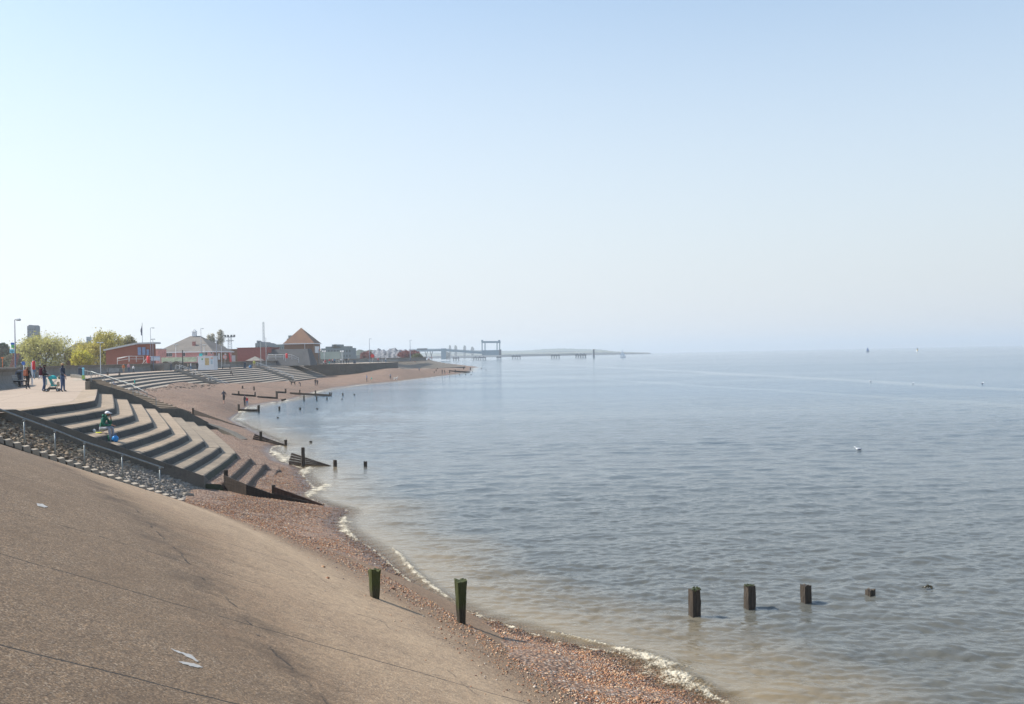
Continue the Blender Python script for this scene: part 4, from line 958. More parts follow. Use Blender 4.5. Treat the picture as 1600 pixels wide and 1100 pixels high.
mb = MB(); mb.box((0, 0, .62), (.16, .16, 1.24)); mb.build('post', M_cyan, root, bevel=.02)
mb = MB(); mb.box((.0, 0, 1.22), (.26, .2, .14), taper=.6); mb.build('cap', M_cyan, root, bevel=.02)
mb = MB(); mb.box((0, -.02, .3), (.24, .22, .42)); mb.build('green_panel', mat('lime green', (.35, .5, .12)), root)
def bin_(px, Y, label, sc=1):
    p = at(px, Y); root = empty('litter_bin', p, .2, label, 'bin', 'litter bins along the promenade')
    mb = MB(); mb.box((0, 0, .55), (.62, .55, 1.1), taper=.94); mb.build('bin_body', M_navy, root, bevel=.03)
    mb = MB(); mb.box((0, 0, 1.2), (.7, .62, .1), taper=.8); mb.build('lid', M_navy, root, bevel=.03)
    mb = MB(); mb.box((0, -.29, .95), (.4, .03, .16)); mb.build('opening', M_black, root)
bin_(28, 86, 'dark navy litter bin under the curved sea wall beside the bench'); bin_(125.5, 134, 'dark bin against the wall near the pale blue post')
bin_(265, 196, 'dark bin in a wall recess left of the kiosk'); bin_(382, 225, 'dark bin against the far wall right of the kiosk'); bin_(490, 300, 'dark bin before the pyramid-roofed building')
def bench(px, Y, rz, label):
    p = at(px, Y); root = empty('bench', p, rz, label, 'bench', 'benches along the sea wall')
    for s_ in (-.8, .8):
        mb = MB(); mb.bar((s_, -.28, 0), (s_, -.25, .42), .08, .1); mb.bar((s_, .28, 0), (s_, .25, .42), .08, .1); mb.bar((s_, -.3, .42), (s_, .3, .42), .08, .08); mb.bar((s_, .27, .42), (s_, .4, .92), .08, .08); mb.bar((s_, -.35, .04), (s_, .35, .04), .1, .08)
        mb.build('bench_frame', M_black, root)
    mb = MB()
    for i in range(4): mb.box((0, -.24 + i * .155, .49), (1.85, .12, .04))
    mb.build('seat', mat('worn slats', (.30, .30, .29), .6), root)
    mb = MB()
    for i in range(3): mb.box((0, .33 + i * .035, .6 + i * .14), (1.85, .04, .11))
    mb.build('backrest', mat('worn slats', (.30, .30, .29), .6), root)
bench(29, 78.5, R(100), 'black-framed bench seen end-on against the near sea wall'); bench(176.5, 140, R(8), 'dark bench before the wall left of the strollers'); bench(353, 215, R(5), 'small dark bench right of the kiosk'); bench(478, 310, 0, 'far bench below the dark sloping roof')
# kiosk
Y = 190; p = WD(309.5, 579.5, Y); x1 = WD(334, 579.5, Y).x; zt = WD(309.5, 557.5, Y).z; w = x1 - p.x; h = zt - PZ
root = empty('kiosk', (p.x, Y, PZ), 0, 'white kiosk hut with a tan notice board on the promenade edge', 'kiosk')
mb = MB(); mb.box((w / 2, 1.3, h / 2), (w, 2.6, h)); mb.build('body', M_white, root, bevel=.02)
mb = MB(); mb.box((w / 2, 1.3, h + .06), (w + .2, 2.9, .12)); mb.build('roof', M_white, root)
kk_ = Y / FPX
def kp(name, cx, cy, wpx, hpx, m): q = WD(cx, cy, Y) - root.location; mb = MB(); mb.box((q.x, -.03, q.z), (wpx * kk_, .05, hpx * kk_)); return mb.build(name, m, root)
kp('notice_board', 323.5, 565, 6.3, 11, mat('tan board', (.62, .45, .22), .7)); kp('window', 330.8, 565, 3, 8, mat('pale window', (.5, .6, .66), .3)); kp('green_notice', 316, 561.2, 2, 2.6, M_green); kp('orange_notice', 331, 559.6, 3.4, 1.2, M_orange)
mb = MB(); q = WD(312.5, 554.5, Y) - root.location; mb.box((q.x, .5, q.z), (5 * kk_, .06, 5 * kk_)); mb.build('teal_sign', M_teal, root)
# feather flag, round life ring board, flagpole with flag, black post
p = at(359, 205, PZ + 1.4); root = empty('feather_flag', p, 0, 'red feather flag standing behind the sea wall', 'flag')
mb = MB(); mb.tube([(.25, 0, -.3), (.1, 0, 1.2), (-.1, 0, 2.0)], .025, 6); mb.build('pole', M_lightgrey, root)
mb = MB(); mb.prism([(0, 0)], 0, 0) if False else None
vs = [(.35, 0, 0), (-.05, 0, .05), (-.22, 0, 1.95), (-.1, 0, 2.05), (.12, 0, 1.5), (.28, 0, .7)]; mb = MB(); mb.add([(a, -.012, c_) for a, b, c_ in vs] + [(a, .012, c_) for a, b, c_ in vs], [tuple(range(6)), tuple(reversed(range(6, 12)))] + [(i, (i + 1) % 6, 6 + (i + 1) % 6, 6 + i) for i in range(6)]); mb.build('flag', M_red, root)
p = at(351.3, 208, PZ + 1.2); root = empty('round_board', p, 0, 'pale red round board behind the wall right of the kiosk', 'board')
mb = MB(); mb.tube([(0, 0, 1.3), (0, -.1, 1.3)], .45, 20); mb.build('ring', mat('faded red', (.6, .28, .25)), root); mb = MB(); mb.tube([(0, -.05, -.2), (0, -.05, .9)], .04, 6); mb.build('post', M_lightgrey, root)
mb = MB(); mb.tube([(0, -.1, 1.3), (0, -.13, 1.3)], .22, 16); mb.build('disc', M_lightgrey, root)
def pole(name, px, ty, Y, r, m, label, cat='pole'):
    t_ = WD(px, ty, Y); b_ = at(px + 1.0, Y, PZ - .1); mb = MB(); mb.tube([(0, 0, 0), (0, 0, t_.z - PZ)], [r, r * .7], 6); o = mb.build(name, m); o.location = (t_.x, Y, PZ - .1); return tag(o, label, cat)
root = empty('flagpole', (WD(222, 505, 205).x, 205, PZ), 0, 'flagpole with a furled dark flag above the red brick building', 'flagpole'); zt = WD(222, 505, 205).z - PZ
mb = MB(); mb.tube([(0, 0, 0), (0, 0, zt)], .06, 6); mb.ball((0, 0, zt), .1, 6, 4); mb.build('pole', M_lightgrey, root)
mb = MB(); a_ = []
for i in range(9): f_ = i / 8; z = zt - .5 - 2.0 * f_; a_ += [(-.05, .02 * math.sin(i), z), (-.12 - .22 * math.sin(f_ * 2.6), .08 * math.sin(i * 1.3), z), (-.05, .1, z)]
fs = [(3 * i + j, 3 * i + (j + 1) % 3, 3 * i + 3 + (j + 1) % 3, 3 * i + 3 + j) for i in range(8) for j in range(3)]; mb.add(a_, fs); mb.build('flag', mat('navy flag', (.04, .04, .10)), root)
pole('post', 285.2, 546, 205, .13, M_black, 'plain black post before the pink pub wall')
pole('flagpole', 345.8, 535, 230, .07, M_lightgrey, 'pale bare pole right of the pub side wall', 'flagpole'); pole('flagpole', 415.2, 527, 262, .1, M_lightgrey, 'tall white pole before the red building', 'flagpole'); pole('flagpole', 407, 534, 262, .07, M_lightgrey, 'thinner pale pole left of the tall white pole', 'flagpole')
# raised platforms with white railings against the wall
def box_thing(name, x0, x1, Y, z0, z1, depth, m, label, cat):
    X0, X1 = (x0 - 800) / FPX * Y, (x1 - 800) / FPX * Y; mb = MB(); mb.box(((X1 - X0) / 2, depth / 2, (z1 - z0) / 2), (X1 - X0, depth, z1 - z0)); o = mb.build(name, m, bevel=.03); o.location = (X0, Y, z0); return tag(o, label, cat)
box_thing('ramp_block', 224, 256, 192, PZ - .1, PZ + 1.35, 3.5, M_seawall, 'dark stair block against the sea wall below the red brick building', 'wall')
q = lambda px, py, Y: WD(px, py, Y)
railing('ramp_railing', [q(183.5, 568, 193), q(201.5, 565, 193), q(224.5, 565, 193)], 1.05, M_rail_white, 'white ramp railing below the red brick building', rails=(1, .5), every=1.7, r=.045)
railing('ramp_railing', [q(183.5, 568.5, 192), q(202, 563.5, 192)], .9, M_rail_white, 'sloping white handrail left of the ramp railing', r=.045)
railing('ramp_railing', [q(222.5, 577, 190), q(232, 565.5, 190), q(250, 565.5, 190)], 1.05, M_rail_white, 'white stair railing with a red lifebuoy case', rails=(1, .5), every=1.5, r=.045)
railing('ramp_railing', [q(418.5, 561, 268), q(456, 561, 268), q(467, 566, 268)], 1.15, M_rail_white, 'white railing on the ramp below the dark sloping roof', rails=(1, .5), every=1.9, r=.05)
mb = MB(); mb.box((0, 0, 0), (1.7, .1, .75)); o = mb.build('banner', mat('pale banner', (.5, .55, .62))); mb = MB(); mb.box((0, -.01, .42), (1.8, .12, .14)); mb.build('blue_rail', M_blue, o); o.location = q(243, 560.5, 196); tag(o, 'blue and white banner along the wall right of the ramp', 'banner')
for px_, py_, Y_, lb in ((448, 555.5, 266, 'small red lifebuoy case on the far ramp railing'), (231.8, 561, 189.5, 'red lifebuoy case on the stair railing right of the red brick building')):
    root = empty('lifebuoy_stand', q(px_, py_, Y_), 0, lb, 'lifebuoy'); mb = MB(); mb.tube([(0, 0, -.75), (0, 0, -.65), (0, 0, .45), (0, 0, .58)], [.2, .3, .3, .2], 10); mb.build('lifebuoy_case', M_red, root, True); mb = MB(); mb.box((-.3, 0, -.6), (.12, .12, 1.9)); mb.build('post', M_lightgrey, root)
mb = MB(); mb.box((0, 0, 0), (7.8, .3, 1.1)); o = mb.build('panel_fence', mat('pale green panel', (.50, .58, .42))); o.location = q(280, 562, 222); tag(o, 'pale green panel fence below the pink pub', 'fence')
mb = MB(); mb.add([(-2, 0, 0), (2, 0, 0), (2, 4, 0), (-2, 4, 0), (0, 2, 1.1)], [(0, 1, 4), (1, 2, 4), (2, 3, 4), (3, 0, 4), (3, 2, 1, 0)]); o = mb.build('shelter_roof', M_seawall); o.location = q(395.5, 563.5, 250); tag(o, 'small grey tent-shaped roof just above the far wall', 'roof')
# wavy skate ramps behind the wall
mb = MB(); pr = []
for i in range(25): x = i / 24; pr.append((x * 4, .25 + .2 * math.sin(x * 11)))
mb.add([(a, 0, 0) for a, b in pr] + [(a, 0, b) for a, b in pr] + [(a, 3, b) for a, b in pr], [(i, i + 1, 26 + i, 25 + i) for i in range(24)] + [(25 + i, 26 + i, 51 + i, 50 + i) for i in range(24)]); o = mb.build('grey_mound', M_wallconc); o.location = q(254, 568, 212); tag(o, 'low wavy grey mound behind the wall before the pink pub', 'mound')
# red picnic frames at left
mb = MB()
for i in range(5): mb.bar((i * .18, 0, 0), (i * .18 + .6, 0, 1.9), .05)
for z in (.5, .9, 1.3, 1.7): mb.bar((z * .3, .1, z), (z * .3 + .8, .1, z), .05)
o = mb.build('climbing_frame', mat('dull red', (.28, .10, .11))); o.location = q(15, 575, 130); tag(o, 'dull red lattice of bars behind the wall at the far left', 'frame')
mb = MB(); mb.box((0, 0, .6), (.05, .05, 1.2)); mb.box((0, 0, 1.2), (.35, .08, .14)); o = mb.build('sign_post', M_orange); o.location = q(4, 574, 125); tag(o, 'pale orange sign on a post at the left edge of the picture', 'sign')

# ------------------------------------------------------------------ buildings
class Bld:
    def __init__(s, name, px, Y, label, z0=PZ - .12, cat='building'):
        s.Y = Y; s.z0 = z0; s.X0 = (px - 800) / FPX * Y; s.root = empty(name, (s.X0, Y, z0), 0, label, cat)
    def x(s, px, dy=0): return (px - 800) / FPX * (s.Y + dy) - s.X0
    def z(s, px, py, dy=0): return WD(px, py, s.Y + dy).z - s.z0
    def part(s, name, mb, m, parent=None, bevel=0): return mb.build(name, m, parent or s.root, bevel=bevel)
    def win(s, x0, x1, y0, y1, m=None, panes=0, frame=None, name='window'):
        cx = (x0 + x1) / 2; za, zb = s.z(cx, y1), s.z(cx, y0); a, b = s.x(x0), s.x(x1)
        mb = MB(); mb.box(((a + b) / 2, -.04, (za + zb) / 2), (b - a, .12, zb - za)); w_ = s.part(name, mb, frame or M_white)
        n_ = max(1, panes)
        for i in range(n_): mb = MB(); ww = (b - a) / n_; mb.box((a + ww * (i + .5), -.12, (za + zb) / 2), (ww - .1, .06, zb - za - .14)); s.part('pane', mb, m or M_glass, w_)
        return w_
# red brick
b = Bld('brick_building', 165.5, 200, 'red brick seafront building with a slanting white-edged flat roof')
xr = b.x(235); zl, zm, zr = b.z(166, 548), b.z(215, 538), b.z(234, 537.5); xm = b.x(215)
mb = MB(); poly = [(0, 0), (xr, 0), (xr, zr), (xm, zm), (0, zl)]
mb.add([(a, 0, c_) for a, c_ in poly] + [(a, 3, c_) for a, c_ in poly], [(0, 1, 2, 3, 4), (9, 8, 7, 6, 5)] + [(i, 5 + i, 5 + (i + 1) % 5, (i + 1) % 5) for i in range(5)]); b.part('wall', mb, M_brick)
mb = MB(); xo = b.x(242); mb.bar((-.3, 1.5, zl + .12), (xm, 1.5, zm + .18), 4.0, .32); mb.bar((xm + .004, 1.5, zm + .182), (xo, 1.5, zr + .2), 4.0, .32); b.part('roof', mb, M_lightgrey)
for a_, c_, y0 in [(215.6, 221.2, 542.5), (222.6, 227.8, 542.5), (229.2, 233.5, 546)]: b.win(a_, c_, y0, 555, M_glass_blue, 1, mat('blue frame', (.2, .25, .38)))
# pub
b = Bld('pub', 247, 262, 'pink pub with a wide grey hipped roof and a white cupola')
xr = b.x(331); D = 18.6; ze = b.z(290, 549)
mb = MB(); mb.box((xr / 2, D / 2, ze / 2), (xr, D, ze)); b.part('wall', mb, M_pinkwall)
zr = b.z(305, 525, 9.3); ra, rb = b.x(298, 9.3), b.x(313.5, 9.3); o_ = .5
mb = MB(); vs = [(-o_ - .2, -o_, ze - .15), (xr + o_, -o_, ze - .15), (xr + o_, D + o_, ze - .15), (-o_ - .2, D + o_, ze - .15), (ra, D / 2, zr), (rb, D / 2, zr)]
mb.add(vs, [(0, 1, 5, 4), (1, 2, 5), (2, 3, 4, 5), (3, 0, 4), (3, 2, 1, 0)]); rf = b.part('roof', mb, M_tile_grey)
mb = MB(); mb.box((xr / 2, -o_ - .04, ze - .2), (xr + 2 * o_, .08, .3)); mb.box((xr + o_ + .04, D / 2, ze - .2), (.08, D + 2 * o_, .3)); b.part('gutter', mb, M_white)
cx = b.x(304.5, 9.3); mb = MB(); mb.box((cx, D / 2, zr + .55), (1.0, 1.0, 1.3)); cu = b.part('cupola', mb, M_white, rf)
mb = MB(); mb.box((cx, D / 2, zr + 1.5), (1.2, 1.2, .7), taper=.05); b.part('cupola_roof', mb, M_lightgrey, rf)
cx, cz = b.x(303.5, 3.5), b.z(303.5, 540.5, 3.5); mb = MB(); mb.box((cx, 3.5, cz), (.75, .75, 2.3)); b.part('chimney', mb, mat('pink brick', (.42, .19, .17)), rf)
for a_, c_, y0, y1, pn in [(257, 269, 551, 557.5, 4), (286.5, 289.5, 550.5, 557, 1), (316.5, 324.5, 549.5, 555.5, 3), (329, 332, 550, 553, 1)]: b.win(a_, c_, y0, y1, M_glass, pn)
mb = MB(); mb.box((xr + .03, 9, ze / 2 - .2), (.1, 14, ze - .6)); b.part('side_wall', mb, M_brick_brown)
for yy in (6, 12): mb = MB(); mb.box((xr + .1, yy, 3), (.06, 1.6, 1.7)); b.part('window', mb, M_white)
# small wing behind brick building (faded red)
b = Bld('annexe', 236, 250, 'low faded red building between the brick building and the pink pub'); mb = MB(); mb.box((b.x(247) / 2, 3, 2.6), (b.x(247), 6, b.z(240, 547))); b.part('wall', mb, mat('faded red', (.45, .17, .16))); mb = MB(); mb.box((b.x(247) / 2, 3, b.z(240, 547) / 2 + 2.7), (b.x(247) + .2, 6.2, .2)); b.part('roof', mb, M_lightgrey)
# red building
b = Bld('red_building', 356, 286, 'long low red building with a dark sloping roof section')
xr = b.x(424); H = b.z(380, 544); x1 = b.x(371); mb = MB(); mb.box((x1 + (xr - x1) / 2, 5, H / 2), (xr - x1, 10, H)); b.part('wall', mb, mat('red cladding', (.26, .085, .075), .7, .15))
mb = MB(); mb.box((x1 / 2, 4.5, H / 2 - .1), (x1 - .01, 9, H - .2)); b.part('brown_wing', mb, M_brick_brown); 
mb = MB(); mb.box((x1 * .6, -.04, H * .45), (1.0, .1, 1.8)); b.part('door', mb, M_lightgrey)
mb = MB(); mb.box((xr / 2 + x1 / 2, 5, H + .08), (xr - x1 + .4, 10.4, .16)); b.part('roof', mb, mat('red cladding', (.26, .085, .075), .7, .15))
xa, xb, xc = b.x(417), b.x(480), b.x(487.5); zt = b.z(450, 545.5) ; mb = MB(); vs = [(xa, -2.4, 0), (xc, -2.4, 0), (xb, .6, zt), (xa + .4, .6, zt), (xa, 8, 0), (xc, 8, 0), (xb, 6, zt), (xa + .4, 6, zt)]
mb.add(vs, [(0, 1, 2, 3), (1, 5, 6, 2), (5, 4, 7, 6), (4, 0, 3, 7), (3, 2, 6, 7)]); b.part('sloping_roof', mb, M_roofdark)
# pyramid roof
b = Bld('pyramid_building', 444.5, 303, 'brown brick building under a tall orange pyramid roof')
xr = b.x(490); D = 10.5; ze = b.z(465, 536.5); mb = MB(); mb.box((xr / 2, D / 2, ze / 2), (xr, D, ze)); b.part('wall', mb, M_brick_brown)
za = b.z(471.5, 512, 5.2); xa = b.x(471.3, 5.2); o_ = .35; mb = MB(); mb.add([(-o_, -o_, ze), (xr + o_, -o_, ze), (xr + o_, D + o_, ze), (-o_, D + o_, ze), (xa, D / 2, za)], [(0, 1, 4), (1, 2, 4), (2, 3, 4), (3, 0, 4), (3, 2, 1, 0)]); b.part('roof', mb, M_tile_orange)
mb = MB(); mb.box((xr / 2, -o_ - .05, ze - .12), (xr + 2 * o_, .1, .25)); mb.box((xr + o_ + .05, D / 2, ze - .12), (.1, D + 2 * o_, .25)); b.part('gutter', mb, M_white)
mb = MB(); mb.box((b.x(497, 5) + .0, 5, b.z(497, 546, 5)), (.12, 5.0, 1.9)); 
mb = MB(); mb.box((xr + .08, 5.2, b.z(496, 546)), (.14, 6.5, 2.0)); b.part('white_sign', mb, M_white)
mb = MB(); mb.box((b.x(476.5), -.05, ze / 2), (.12, .1, ze)); b.part('drainpipe', mb, M_white)
# tower and far buildings
def block(name, x0, x1, y0, Y, col, label, depth=12, extras=(), win=None, z0=0.0):
    b = Bld(name, x0, Y, label, z0=PZ - .12); xr = b.x(x1); h = b.z((x0 + x1) / 2, y0); m = mat('far ' + name + str(x0), col, .9, .1, .3, 0)
    mb = MB(); mb.box((xr / 2, depth / 2, h / 2), (xr, depth, h)); w_ = b.part('wall', mb, m)
    for (a, c_, y) in extras: mb = MB(); h2 = b.z(a, y); mb.box(((b.x(a) + b.x(c_)) / 2, depth / 2, (h + h2) / 2), (b.x(c_) - b.x(a), depth * .6, h2 - h)); b.part('roof_block', mb, m)
    if win:
        nx, nz = win; mb = MB()
        for i in range(nx):
            for j in range(nz): mb = MB(); mb.box((xr * (i + .5) / nx, -.05, h * .2 + h * .75 * (j + .5) / nz), (xr / nx * .5, .12, h * .75 / nz * .5)); b.part('window', mb, M_glass)
    return b
block('tower_block', 43.2, 56.3, 509.3, 620, (.13, .17, .23), 'tall grey tower block far behind the first tree', 6, [(44, 46.5, 507.6), (47.5, 56, 508.2)], (4, 12))
block('tower_block', 135.4, 139, 526.2, 700, (.3, .36, .42), 'tip of a second distant tower between the two trees', 5, win=(2, 8))
b = Bld('gabled_house', 100, 235, 'brick house with a dark gable roof half hidden behind the first tree'); xr = b.x(126); mb = MB(); mb.box((xr / 2, 4, b.z(110, 550) / 2), (xr, 8, b.z(110, 550))); b.part('wall', mb, M_brick_brown)
mb = MB(); z1, z2 = b.z(110, 550), b.z(108, 536); mb.add([(-.4, -.3, z1), (xr + .4, -.3, z1), (xr + .4, 8.3, z1), (-.4, 8.3, z1), (1.0, 4, z2), (xr * .45, 4, z2)], [(0, 1, 5, 4), (1, 2, 5), (2, 3, 4, 5), (3, 0, 4), (3, 2, 1, 0)]); b.part('roof', mb, M_roofdark)
for i in range(3): b.win(103 + i * 7, 106 + i * 7, 554, 561, M_glass, 1)
block('far_works', 399, 420, 536, 620, (.16, .19, .22), 'hazy works building with a mast beside the tall white pole', 15, [(399.5, 401.5, 532), (404, 409, 534), (412, 416, 534.5)], (6, 2))
block('far_shed', 421, 429, 538, 650, (.16, .2, .2), 'small hazy rounded shed right of the works', 10, [(422.5, 427, 537)])
block('far_works', 434.5, 446, 538, 560, (.15, .19, .2), 'hazy building peeping out left of the pyramid roof', 12, [(447.2, 449, 529), (447, 456, 532.5), (449.5, 456, 524)], (4, 2))
block('far_factory', 502, 549, 544, 640, (.13, .17, .18), 'wide hazy factory with stepped roofs right of the pyramid roof', 20, [(507, 545, 541.5), (517, 531, 538.3), (520, 524, 538)], (10, 2))
block('far_shed', 500, 530, 549.5, 480, (.3, .36, .33), 'long pale green shed behind the far globe lamps', 12)
# masts
def lattice(name, px, by, ty, Y, w0, w1, label, heads=False, m=None):
    b_ = WD(px, by, Y); b_.z = PZ - .1; t_ = WD(px, ty, Y); H = t_.z - b_.z; root = empty(name, b_, 0, label, 'mast'); m = m or M_lightgrey; mb = MB(); n_ = 12; r = .02 + Y * .00007
    C4 = [(-1, -1), (1, -1), (1, 1), (-1, 1)]
    def P(i, c_): w = (w0 + (w1 - w0) * i / n_) / 2; return Vector((C4[c_][0] * w, C4[c_][1] * w, H * i / n_))
    for c_ in range(4): mb.tube([P(0, c_), P(n_, c_)], r, 4)
    for i in range(n_):
        for c_ in range(4): mb.tube([P(i, c_), P(i + 1, (c_ + 1) % 4)], r * .7, 3); mb.tube([P(i + 1, c_), P(i + 1, (c_ + 1) % 4)], r * .7, 3)
    mb.build('mast_frame', m, root)
    if heads:
        mb = MB(); mb.box((0, 0, H), (4.2, .8, .3)); mb.box((0, 0, H - 1.6), (3.2, .8, .25)); mb.build('gantry', m, root)
        for x in (-1.9, -.7, .7, 1.9): mb = MB(); mb.box((x, 0, H + .5), (.75, .4, .8)); mb.build('floodlight', M_glass, root)
lattice('floodlight_mast', 359.7, 562, 526.5, 420, 1.6, 1.2, 'floodlight mast with lamp heads above the red building', True, M_lampgrey)
lattice('radio_mast', 412.3, 545, 503, 620, 1.1, .7, 'tall thin lattice radio mast above the works', False, M_lampgrey)
# heap of scrap
def mound(name, x0, x1, py, Y, depth, h, m, label, cat, seed, kind=None, n=60):
    X0, X1 = (x0 - 800) / FPX * Y, (x1 - 800) / FPX * Y; xs = np.linspace(-1, 1, n); ys = np.linspace(-1, 1, 24); XX, YY = np.meshgrid(xs, ys, indexing='ij')
    e_ = np.clip(1 - XX ** 4, 0, 1) ** .7 * np.clip(1 - YY ** 2, 0, 1) ** .5; zz = h * e_ * (1 + .1 * vnoise(XX * 10, YY * 4, 3, seed)) + .04 * h * vnoise(XX * 60, YY * 20, 3, seed + 1) * e_
    V = np.stack([(X1 + X0) / 2 + XX * (X1 - X0) / 2, Y + depth / 2 + YY * depth / 2, PZ - .15 + zz], -1).reshape(-1, 3); o = np_mesh(name, V, grid_faces(n, 24), m, False); tag(o, label, cat, kind=kind); return o
t = NT('scrap'); c = t.ramp(t.vor(.9, out='Color'), [(0, (.05, .055, .065)), (.5, (.12, .13, .15)), (.8, (.22, .22, .24)), (1, (.6, .6, .6))]); t.setp(Base_Color=c, Roughness=.7, Normal=t.bump(t.noise(1.5, 5), .8, .4)); 
mound('scrap_heap', 562, 641, 556, 560, 40, 6.3, t.m, 'long grey heap of scrap behind the far sea wall', 'heap', 3)

# ------------------------------------------------------------------ trees and shrubs
t = NT('leaf'); lc = t.attr('pcol', 'Color'); t.setp(Base_Color=lc, Roughness=.6); t.b.inputs['Transmission Weight'].default_value = 0
tl = t.n('BsdfTranslucent'); t.t.links.new(lc, tl.inputs[0]); ms = t.n('MixShader'); ms.inputs[0].default_value = .35
t.t.links.new(t.b.outputs[0], ms.inputs[1]); t.t.links.new(tl.outputs[0], ms.inputs[2]); t.t.links.new(ms.outputs[0], t.t.nodes['Material Output'].inputs[0]); M_leaf = t.m
M_bark = mat('bark', (.12, .095, .075), .9, .3, 5)
def tree(px0, px1, topy, Y, label, col, seed, density=1.0, leaf=.16, spread=1.0, shape='round', name='tree', zb=None, trunks=5, grp=None):
    r2 = random.Random(seed); x0, x1 = (px0 - 800) / FPX * Y, (px1 - 800) / FPX * Y; cx, w = (x0 + x1) / 2, (x1 - x0); zt = WD((px0 + px1) / 2, topy, Y).z; zb = PZ - .12 if zb is None else zb; H = zt - zb
    root = empty(name, (cx, Y, zb), 0, label, 'tree' if name != 'bush' else 'bush', grp); mb = MB(); tips = []
    def grow(p, d, L, r, lev):
        q = p + d * L; mid = p.lerp(q, .5) + Vector((r2.uniform(-1, 1), r2.uniform(-1, 1), r2.uniform(-.5, .5))) * L * .07
        mb.tube([p, mid, q], [r, r * .8, r * .62], 5 if lev < 2 else 3, caps=False)
        if lev >= 2: tips.append((q, L)); tips.append((mid, L))
        if lev < (4 if shape != 'bush' else 3):
            for i in range(3 if lev else 4):
                ax = Vector((r2.uniform(-1, 1), r2.uniform(-1, 1), r2.uniform(-.25, .6))).normalized(); nd = (d * (.95 if shape == 'round' else 1.6) + ax * .8); nd.x *= 1.12 if shape == 'round' else 1; nd.normalize()
                grow(q, nd, L * r2.uniform(.68, .88), r * .58, lev + 1)
    for i in range(trunks):
        a = 2 * math.pi * i / trunks + r2.uniform(0, 1); sp = (.55 if shape == 'round' else .12) * spread if trunks > 1 else .05
        d = Vector((math.cos(a) * sp * r2.uniform(.6, 1.2), math.sin(a) * sp, 1)).normalized(); grow(Vector((math.cos(a) * w * .03, math.sin(a) * w * .03, 0)), d, H * (.21 if shape == 'round' else .3), H * .018 + .03, 0)
    P = np.array([list(q) for q, L in tips]); Ls = np.array([L for q, L in tips])
    lo, hi = P.min(0), P.max(0); sx_ = w / (hi[0] - lo[0] + 1e-6); sz_ = H / (hi[2] + 1e-6) * .97; ox = (hi[0] + lo[0]) / 2
    mb.v = [((x - ox) * sx_, y * sx_, z * sz_) for x, y, z in mb.v]; P = (P - [ox, 0, 0]) * [sx_, sx_, sz_]
    mb.build('trunk', M_bark, root, True)
    q_ = np.random.RandomState(seed + 99)
    if shape == 'tall': ns_ = 160; zz_ = q_.uniform(.12, 1, ns_); a_ = q_.uniform(0, 6.28, ns_); w_ = w * .42 * np.sin(np.clip(zz_ * .93, 0, 1) * math.pi) ** .6 * q_.uniform(.2, 1, ns_); P = np.stack([w_ * np.cos(a_), w_ * np.sin(a_), zz_ * H * .97], 1); Ls = np.full(ns_, H * .06 / sx_)
    elif shape == 'round' and name == 'tree': ns_ = len(P) // 2; a_ = q_.uniform(0, 6.28, ns_); zz_ = q_.uniform(.08, .62, ns_); w_ = w * (.30 + .17 * zz_) * q_.uniform(.5, 1, ns_); P = np.concatenate([P, np.stack([w_ * np.cos(a_), w_ * np.sin(a_), zz_ * H], 1)]); Ls = np.concatenate([Ls, np.full(ns_, H * .07 / sx_)])
    rr_ = np.random.RandomState(seed); n = int(9000 * density); idx = rr_.randint(0, len(P), n); keep = rr_.uniform(0, 1, len(P)) < .82; idx = idx[keep[idx]]; n = len(idx)
    c_ = P[idx] + rr_.normal(0, 1, (n, 3)) * (Ls[idx, None] * sx_ * .42); c_[:, 2] = np.maximum(c_[:, 2], .25)
    u = rr_.normal(0, 1, (n, 3)); u /= np.linalg.norm(u, axis=1, keepdims=True); v = np.cross(u, rr_.normal(0, 1, (n, 3))); v /= np.linalg.norm(v, axis=1, keepdims=True)
    s_ = leaf * rr_.uniform(.6, 1.5, (n, 1)); V = np.stack([c_ - u * s_, c_ + v * s_ * .6, c_ + u * s_, c_ - v * s_ * .6], 1).reshape(-1, 3)
    tint = rr_.uniform(.6, 1.25, (len(P), 1))[idx] * rr_.uniform(.8, 1.2, (n, 1)); cc = np.array(col) * tint; cc = np.repeat(np.concatenate([cc, np.ones((n, 1))], 1)[:, None], 4, 1).reshape(-1, 4)
    cr = np_mesh('crown', V, np.arange(n * 4).reshape(-1, 4), M_leaf, False, {'pcol': cc}, root)
    return root
YG = (.36, .36, .06)
tree(25, 118, 520, 232, 'wide budding yellow-green tree behind the sea wall at the left', (.52, .49, .16), 1, 1.7, .17, grp='budding trees behind the sea wall')
tree(116, 190, 516, 226, 'bright yellow-green tree left of the red brick building', (.54, .48, .12), 2, 1.8, .17, grp='budding trees behind the sea wall')
tree(112, 148, 546, 205, 'low yellow shrubby growth at the foot of the bright tree', (.56, .52, .07), 22, .9, .15, 1.2, grp='budding trees behind the sea wall')
tree(182, 216, 522, 262, 'paler tree top showing above the red brick building', (.28, .26, .10), 3, 1.1, .18)
tree(-12, 19, 536, 330, 'dark conifer at the left edge of the picture', (.05, .10, .05), 4, 1.4, .26, .4, 'tall')
tree(8, 44, 545, 300, 'bare brownish tree between the conifer and the first budding tree', (.17, .16, .09), 5, .8, .15)
for i, (a, b_, ty, lab) in enumerate([(323.5, 330, 522.5, 'leftmost and shortest of the slim poplars behind the pub roof'), (329.5, 336, 520.5, 'middle slim poplar behind the pub roof'), (337.5, 352, 515, 'tallest and widest poplar behind the pub roof')]):
    tree(a, b_, ty, 420, lab, (.5, .47, .38), 6 + i, .3, .24, .3, 'tall', trunks=3, grp='poplars behind the pub roof')
